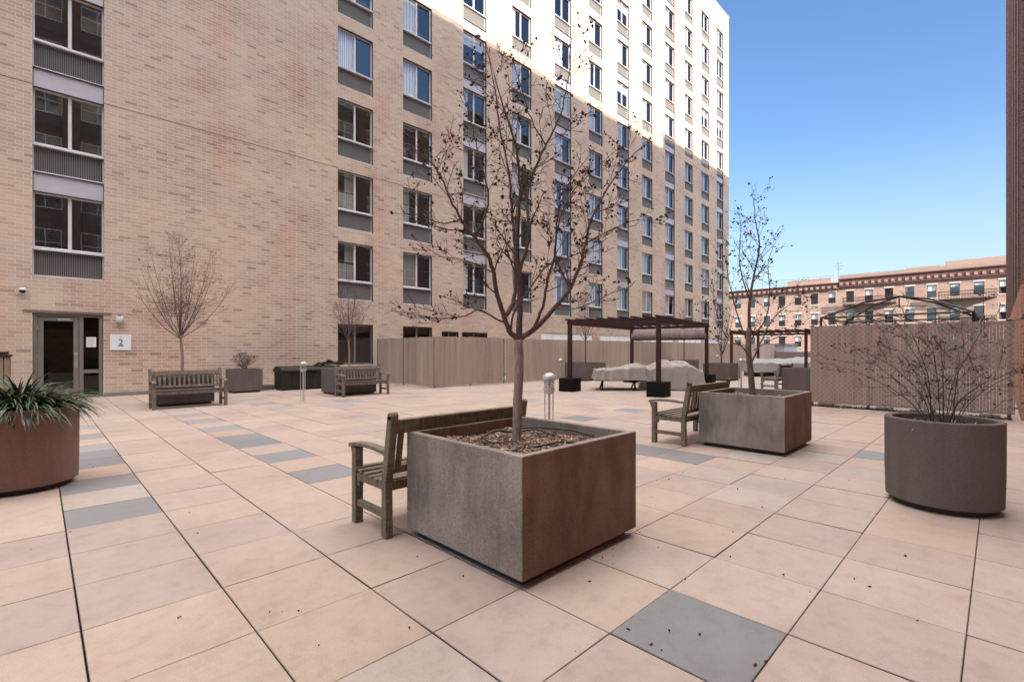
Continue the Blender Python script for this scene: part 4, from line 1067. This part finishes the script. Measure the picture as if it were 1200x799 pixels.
def limb(mb, pods, rg, pts, r0, r1, nside, lens, up=.3, pod=.3, maxlvl=3, podr=.012, f0=.25, dens=1.0, ang=(30,62)):
    r0 *= .82
    S = spline(pts, 5); S = [s + Vector((rg.gauss(0,.003),rg.gauss(0,.003),0)) if i else s for i, s in enumerate(S)]
    N_ = len(S); rad = [r0+(r1-r0)*(i/(N_-1))**.8 for i in range(N_)]
    mb.tube(S, rad, 9 if r0 > .012 else 6, True)
    side = rg.uniform(0,6.28)
    for i in range(nside):
        f = f0+(1-f0)*(i+rg.uniform(.2,.8))/nside; idx = min(N_-2, int(f*(N_-1))); t_ = (S[idx+1]-S[idx]).normalized(); side += 2.4+rg.uniform(-.6,.6)
        a = Vector((0,0,1)).cross(t_); a = a.normalized() if a.length > .05 else Vector((1,0,0)); nd = Matrix.Rotation(side, 3, t_) @ a
        an = R(rg.uniform(*ang)); cd = (t_*math.cos(an)+nd*math.sin(an)).normalized()
        if cd.z < 0: cd.z *= .2; cd.normalize()
        grow(mb, pods, rg, S[idx], cd, lens*rg.uniform(.55,1.15)*(1-.3*f), max(.0018, rad[idx]*rg.uniform(.38,.6)), 1, up, pod, maxlvl, podr, dens)
    t_ = (S[-1]-S[-2]).normalized()
    grow(mb, pods, rg, S[-1], t_, lens*.45, r1, 2, up, pod, maxlvl, podr, dens)
def pod_mesh(pods, rg):
    k = MB()
    for p, r in pods:
        for q in range(rg.choice([1,2,2,3])):
            k.blob(p+Vector((rg.gauss(0,r*.8),rg.gauss(0,r*.8),rg.gauss(0,r*.8))), r*rg.uniform(.6,1.15), rg)
    return k
def tree(label, base, trunk, r0, r1, limbs, mats, seed, podp, podr=.013, lens=.5, maxlvl=3, dens=1.0, group='bare young trees growing in planters', nm='bare_tree', up=.3):
    """trunk/limbs: world points"""
    rg = random.Random(seed); b_ = Vector(base); t_ = thing(nm, label, 'tree', base, 0, group)
    tm = MB(); S = spline([Vector(p)-b_ for p in trunk], 5); rad = [r0+(r1-r0)*(i/(len(S)-1)) for i in range(len(S))]; rad[0] *= 1.22; rad[1] *= 1.07
    S = [s+Vector((rg.gauss(0,.0015),rg.gauss(0,.0015),0)) if 0 < i < len(S)-1 else s for i, s in enumerate(S)]
    tm.tube(S, rad, 16); tm.build('trunk', M[mats[0]], t_, smooth=180)
    br = MB(); pods = []
    for L in limbs:
        pts, ra, rb_, ns = L[:4]; le = L[4] if len(L) > 4 else lens
        limb(br, pods, rg, [Vector(p)-b_ for p in pts], ra, rb_, ns, le, up, podp, maxlvl, podr, L[5] if len(L) > 5 else .25, dens)
    br.build('crown', M[mats[1]], t_, smooth=180)
    if pods and podp > 0:
        po_ = pod_mesh(pods, rg).build('seed_pods', M['pod'], t_); po_['kind'] = 'stuff'
    return t_
# main tree, traced limb by limb at its own distance
Z0 = 3.60
def a_(x, y, dz=0): return at(x, y, Z0+dz)
base = a_(606,516); base.z = .66
f_ = a_(607,398)
lims = [
 ([f_, a_(595,383,-.02), a_(583,345,-.05), a_(573,304,-.1), a_(556,279,-.15), a_(540,257,-.18), a_(526,229,-.2), a_(516,205,-.22), a_(503,188,-.25)], .028, .004, 13, .42),
 ([a_(556,279,-.15), a_(572,240,-.1), a_(566,200,-.1), a_(556,160,-.05), a_(549,128,0)], .012, .003, 8, .36),
 ([a_(590,372,0), a_(603,350,.12), a_(604,300,.2), a_(600,250,.25), a_(596,200,.25), a_(586,150,.3), a_(580,105,.3), a_(572,62,.3)], .024, .003, 13, .42),
 ([f_, a_(609,360,.02), a_(608,320,.05), a_(606,270,.02), a_(610,220,-.05), a_(604,170,-.1), a_(590,125,-.15), a_(578,85,-.2)], .032, .003, 13, .42),
 ([a_(608,320,.05), a_(620,280,0), a_(618,230,.1), a_(630,190,.12), a_(645,160,.15), a_(658,130,.2), a_(666,92,.2), a_(668,55,.22)], .018, .003, 13, .40),
 ([f_, a_(628,384,.02), a_(650,361,.05), a_(668,338,.1), a_(680,309,.12), a_(686,285,.15), a_(694,255,.15), a_(708,228,.2), a_(730,195,.2), a_(752,172,.25)], .028, .003, 14, .42),
 ([a_(668,338,.1), a_(652,300,.2), a_(655,262,.25), a_(668,230,.3), a_(690,205,.3), a_(712,185,.35)], .012, .003, 9, .38),
 ([a_(622,390,.0), a_(636,360,-.1), a_(641,330,-.2), a_(650,300,-.3), a_(652,262,-.35), a_(662,225,-.4), a_(680,195,-.4)], .016, .003, 10, .38),
 ([a_(599,385,0), a_(603,365,-.12), a_(620,340,-.25), a_(640,312,-.3), a_(665,302,-.35), a_(690,292,-.35)], .011, .003, 9, .32),
 ([a_(592,378,0), a_(582,374,-.05), a_(571,367,-.1), a_(560,363,-.12), a_(545,370,-.15), a_(520,373,-.2), a_(495,371,-.2), a_(474,365,-.22)], .010, .002, 9, .30),
 ([a_(578,320,-.08), a_(560,310,.1), a_(535,303,.2), a_(515,300,.3), a_(500,290,.3)], .009, .002, 7, .32),
 ([a_(686,285,.15), a_(715,270,.2), a_(745,258,.3), a_(770,262,.3)], .008, .002, 6, .28),
 ([a_(640,170,.15), a_(622,140,.1), a_(610,100,.1), a_(598,62,.1)], .008, .002, 7, .30),
 ([a_(540,257,-.18), a_(520,262,-.2), a_(500,255,-.2), a_(488,240,-.2), a_(480,222,-.2)], .008, .002, 6, .28),
 ([a_(650,361,.05), a_(672,362,-.2), a_(700,352,-.3), a_(722,340,-.3)], .007, .002, 5, .25),
]
tree('tall bare tree with dark seed pods rising from the nearest planter', base, [base, a_(606.5,470), a_(608.5,430), f_], .035, .033, lims, ('barkpale','twig'), 3, .30, .0125, .52, 3, 2.3)

# second tree
Z0 = 6.95
base = a_(882,462); base.z = .66; f_ = a_(878,384)
lims = [
 ([f_, a_(879,350), a_(884,320,.1), a_(890,290,.1), a_(886,262,.1), a_(883,236,.1)], .03, .004, 14, .55),
 ([a_(879,352), a_(870,325,-.1), a_(866,300,-.1), a_(868,270,-.1), a_(866,250)], .014, .003, 8, .5),
 ([a_(876,400), a_(866,375,.1), a_(858,345,.2), a_(852,315,.2), a_(850,285,.3)], .016, .003, 9, .5),
 ([a_(880,420), a_(868,405,-.2), a_(856,400,-.3), a_(846,385,-.4), a_(838,360,-.4), a_(836,335,-.4)], .014, .003, 9, .5),
 ([a_(881,425), a_(892,400,.1), a_(905,375,.2), a_(918,362,.2), a_(934,352,.2)], .016, .003, 9, .5),
 ([a_(882,395), a_(898,372,-.2), a_(902,340,-.3), a_(900,310,-.3), a_(908,285,-.3)], .014, .003, 8, .5),
 ([a_(884,410), a_(905,398,.2), a_(930,386,.2), a_(950,372,.2)], .010, .002, 6, .42),
]
tree('slender bare tree rising from the second box planter', base, [base, a_(880,440), a_(877,410), f_], .045, .036, lims, ('bark','twig'), 9, .42, .016, .5, 3, 1.25)

def vase_tree(label, base, forkz, top, spread, seed, mats, r=.045, podp=.05, nl=15, dens=1.3, lens=.68, pods=.014, up=.35):
    rg = random.Random(seed); b_ = Vector(base); fk = b_ + Vector((rg.uniform(-.03,.03), 0, forkz)); lims = []
    for i in range(nl):
        a = i*2.399+rg.uniform(-.3,.3); f = (i+.5)/nl; hh = (top-forkz)*(.55+.45*(1-f))*rg.uniform(.85,1.05); sp = spread*(.25+.75*f)*rg.uniform(.8,1.1)
        s0 = fk + Vector((0,0,-.12*f)); e = Vector((math.cos(a)*sp, math.sin(a)*sp, hh))
        lims.append(([s0, s0+Vector((e.x*.35,e.y*.35,e.z*.22)), s0+Vector((e.x*.72,e.y*.72,e.z*.6)), s0+e], r*rg.uniform(.38,.52), .003, int(7+3*rg.random()), lens))
    lims.append(([fk, fk+Vector((.02,.02,(top-forkz)*.5)), fk+Vector((-.03,.0,top-forkz))], r*.6, .003, 12, lens))
    return tree(label, base, [b_, b_+Vector((.01,0,forkz*.5)), fk], r, r*.72, lims, mats, seed, podp, pods, lens, 3, dens, up=up)
vase_tree('small vase-shaped bare tree against the blank brick wall, left of the storage box', (2.62,14.72,.63), 1.15, 3.55, 1.15, 31, ('barkpale','twigpale'), .04, .10)
vase_tree('small bare tree in front of the dark ground-floor window, behind the slatted bench', (7.03,14.50,.69), 1.05, 2.75, .75, 32, ('barkpale','twigpale'), .035, .02, 9)
vase_tree('thin dark bare tree at the tan fence behind the left pergola post', (17.9,13.35,.69), 1.2, 3.4, 1.0, 33, ('twig','twig'), .035, .12, 8, .6)
vase_tree('farthest thin bare tree at the tan fence, behind the pergola canopy', (26.8,12.9,.69), 1.3, 3.4, 1.0, 34, ('twigpale','twigpale'), .04, .05, 8, .5)
vase_tree('bare tree just behind the second box planter tree, left of the farther pergola', (22.2,8.9,.0), 1.2, 4.0, 1.0, 36, ('twig','twig'), .04, .15, 9, .6)
square_planter((22.2,8.9,0), 1.2, .77, 'concrete box planter standing between the two pergolas', D_=1.2, mat='concdark')

# shrubs
def shrub(label, base, n, H, spread, seed, mat, leafp, arch=.5, r=.006, lens=.3, dens=.8, leafc=None, nm='bare_shrub', bias=(0,0)):
    rg = random.Random(seed); t_ = thing(nm, label, 'shrub', base, 0); br = MB(); pods = []
    for i in range(n):
        a = i*2.399+rg.uniform(-.4,.4); f = math.sqrt((i+.5)/n); sp = spread*f*rg.uniform(.75,1.15); hh = H*(1-.45*f*f)*rg.uniform(.75,1.08)
        e = Vector((math.cos(a)*sp+bias[0]*f, math.sin(a)*sp+bias[1]*f, hh)); s0 = Vector((math.cos(a)*.08, math.sin(a)*.08, -.06))
        limb(br, pods, rg, [s0, Vector((e.x*.30,e.y*.30,e.z*.42)), Vector((e.x*.68,e.y*.68,e.z*.82)), e], r*rg.uniform(.7,1.2), .0018, 7, lens, .1, leafp, 3, .009, .2, dens)
    br.build('stems', M[mat], t_, smooth=180)
    k = MB()
    for p, q in pods:
        for z_ in range(rg.choice([1,1,2])):
            d = Vector((rg.gauss(0,1),rg.gauss(0,1),rg.gauss(-.2,.6))).normalized(); s_ = d.cross(Vector((rg.random(),rg.random(),rg.random()))).normalized(); l = rg.uniform(.018,.034); w_ = l*.3
            k.quad([p, p+d*l*.5+s_*w_, p+d*l+Vector((0,0,-.004)), p+d*l*.5-s_*w_])
    if k.v: lf = k.build('dry_leaves', plain('dry brown leaves', (.10,.065,.05), (.05,.034,.028), 30, .8), t_); lf['kind'] = 'stuff'
    return t_
shrub('arching bare shrub with a few dry leaves in the round brown-grey planter', (5.74,.36,.72), 14, 1.0, 1.05, 41, 'shrubstem', .8, r=.0075, lens=.36, dens=.8, bias=(0,.0))
shrub('small twiggy grey shrub in the box planter against the brick wall', (4.80,17.35,.68), 26, .62, .42, 42, 'twigpale', .5, r=.006, lens=.22, dens=.9)
rng = random.Random(50); k = MB()
for i in range(420):
    a = rng.uniform(0, 6.283); r0 = .36*math.sqrt(rng.random()); b0 = Vector((math.cos(a)*r0, math.sin(a)*r0, 0)); o_ = rng.uniform(0, 6.283); L = rng.uniform(.05,.13)
    d = Vector((math.cos(o_), math.sin(o_), rng.uniform(.15,1.0))).normalized(); sd_ = Vector((-math.sin(o_), math.cos(o_), 0))*rng.uniform(.004,.009); p = b0.copy(); pv = None
    c_ = rng.choice([(.05,.045,.03),(.035,.04,.025),(.09,.06,.04),(.06,.065,.035)])
    for q in range(4):
        w_ = 1-(q/3)**2*.95; cur = (p-sd_*w_, p+sd_*w_)
        if pv: k.quad([pv[0],pv[1],cur[1],cur[0]], c_)
        pv = cur; p = p+d*L/3; d = (d+Vector((0,0,-.35))).normalized()
tag(k.build('ground_cover', M['leafy'], None, loc=(RP[0],RP[1],.70)), 'low dark ground cover under the arching shrub in the round brown-grey planter', 'ground cover', kind='stuff')
# strap-leaf plant
lp = thing('strap_leaf_plant', 'dense green strap-leaved plant spilling over the rust-brown round planter', 'plant', (LP_[0],LP_[1],.74))
k = MB()
for i in range(1350):
    a = rng.uniform(0,6.283); r0 = rng.uniform(0,.36)*.95; L = rng.uniform(.26,.52); b0 = Vector((math.cos(a)*r0*.9, math.sin(a)*r0*.9, 0))
    out = a+rng.gauss(0,.5); el = R(rng.uniform(38,86) - 28*r0/.36); d = Vector((math.cos(out)*math.cos(el), math.sin(out)*math.cos(el), math.sin(el)))
    side = Vector((-math.sin(out), math.cos(out), 0)); w_ = rng.uniform(.008,.0155); n = 7; p = b0.copy(); prev = None
    br_ = rng.random(); base_c = (.032,.062,.028) if br_ < .6 else ((.058,.095,.036) if br_ < .88 else ((.11,.14,.07) if br_ < .96 else (.12,.09,.05)))
    kk = rng.uniform(.7,1.2); col = tuple(c_*kk for c_ in base_c); tw = rng.uniform(-.6,.6)
    for s in range(n+1):
        t_ = s/n; ww = w_*(1-t_**2.2)+.0008; sd_ = (Matrix.Rotation(tw*t_, 3, d) @ side)
        cur = (p-sd_*ww, p+sd_*ww)
        if prev: k.quad([prev[0],prev[1],cur[1],cur[0]], col)
        prev = cur; p = p+d*L/n; d = (d+Vector((0,0,-.235-.13*t_))*rng.uniform(.7,1.25)).normalized()
k.build('foliage', M['leafy'], lp, smooth=180)
k = MB(); k.lathe([(0,.10),(.2,.09),(.34,.02),(.37,-.06)], 24); k.build('root_clump', M['soil'], lp, smooth=180)

# small debris on the paving
rng = random.Random(77); k = MB()
def debris(u, v, s=1.0):
    Mx = Matrix.Translation((u,v,.006)) @ Matrix.Rotation(rng.uniform(0,6.28),4,'Z') @ Matrix.Rotation(rng.gauss(0,.3),4,'X')
    if rng.random() < .6: k.blob((u,v,.008*s), .0085*s*rng.uniform(.6,1.1), rng)
    else: k.box(-.009*s,.009*s,-.0035*s,.0035*s,-.001,.003,Mx)
def Gd(px, py): Z = F*EYE/(py-HY); X = (px-HX)/F*Z; return X*SU+Z*CU, -X*CU+Z*SU
for px_, py_ in ((736,738),(784,740),(820,744),(763,756),(775,763),(885,780),(897,777),(691,682),(706,654),(718,652),(718,644),(918,674),(1019,688),(1061,652),(210,724),(316,718),(350,717),(480,737),(489,653),(543,676),(803,679),(856,653),(859,624),(893,595),(920,561),(864,574),(995,563),(966,512),(770,563),(784,562),(771,568)): debris(*Gd(px_,py_), 1.0)
for i in range(80): debris(2.9+rng.gauss(0,2.0), 2.4+rng.gauss(0,2.0), rng.uniform(.35,.8))
for i in range(70): debris(rng.uniform(-2,20), rng.uniform(-.2,17), rng.uniform(.4,.9))
tag(k.build('seed_debris', M['pod']), 'dark fallen seed pods scattered over the paving', 'debris', kind='stuff')
# grit and leaf bits caught in the joints
k = MB()
for i in range(900):
    u = U0+T*rng.randint(-3,14)+rng.gauss(0,.003); v = rng.uniform(-1,9); s_ = rng.uniform(.002,.005)
    k.blob((u,v,-.002), s_, rng)
tag(k.build('joint_grit', plain('joint grit', (.20,.15,.12), (.08,.06,.05), 60, .9)), 'pale grit and crumbs caught in the paving joints', 'grit', kind='stuff')
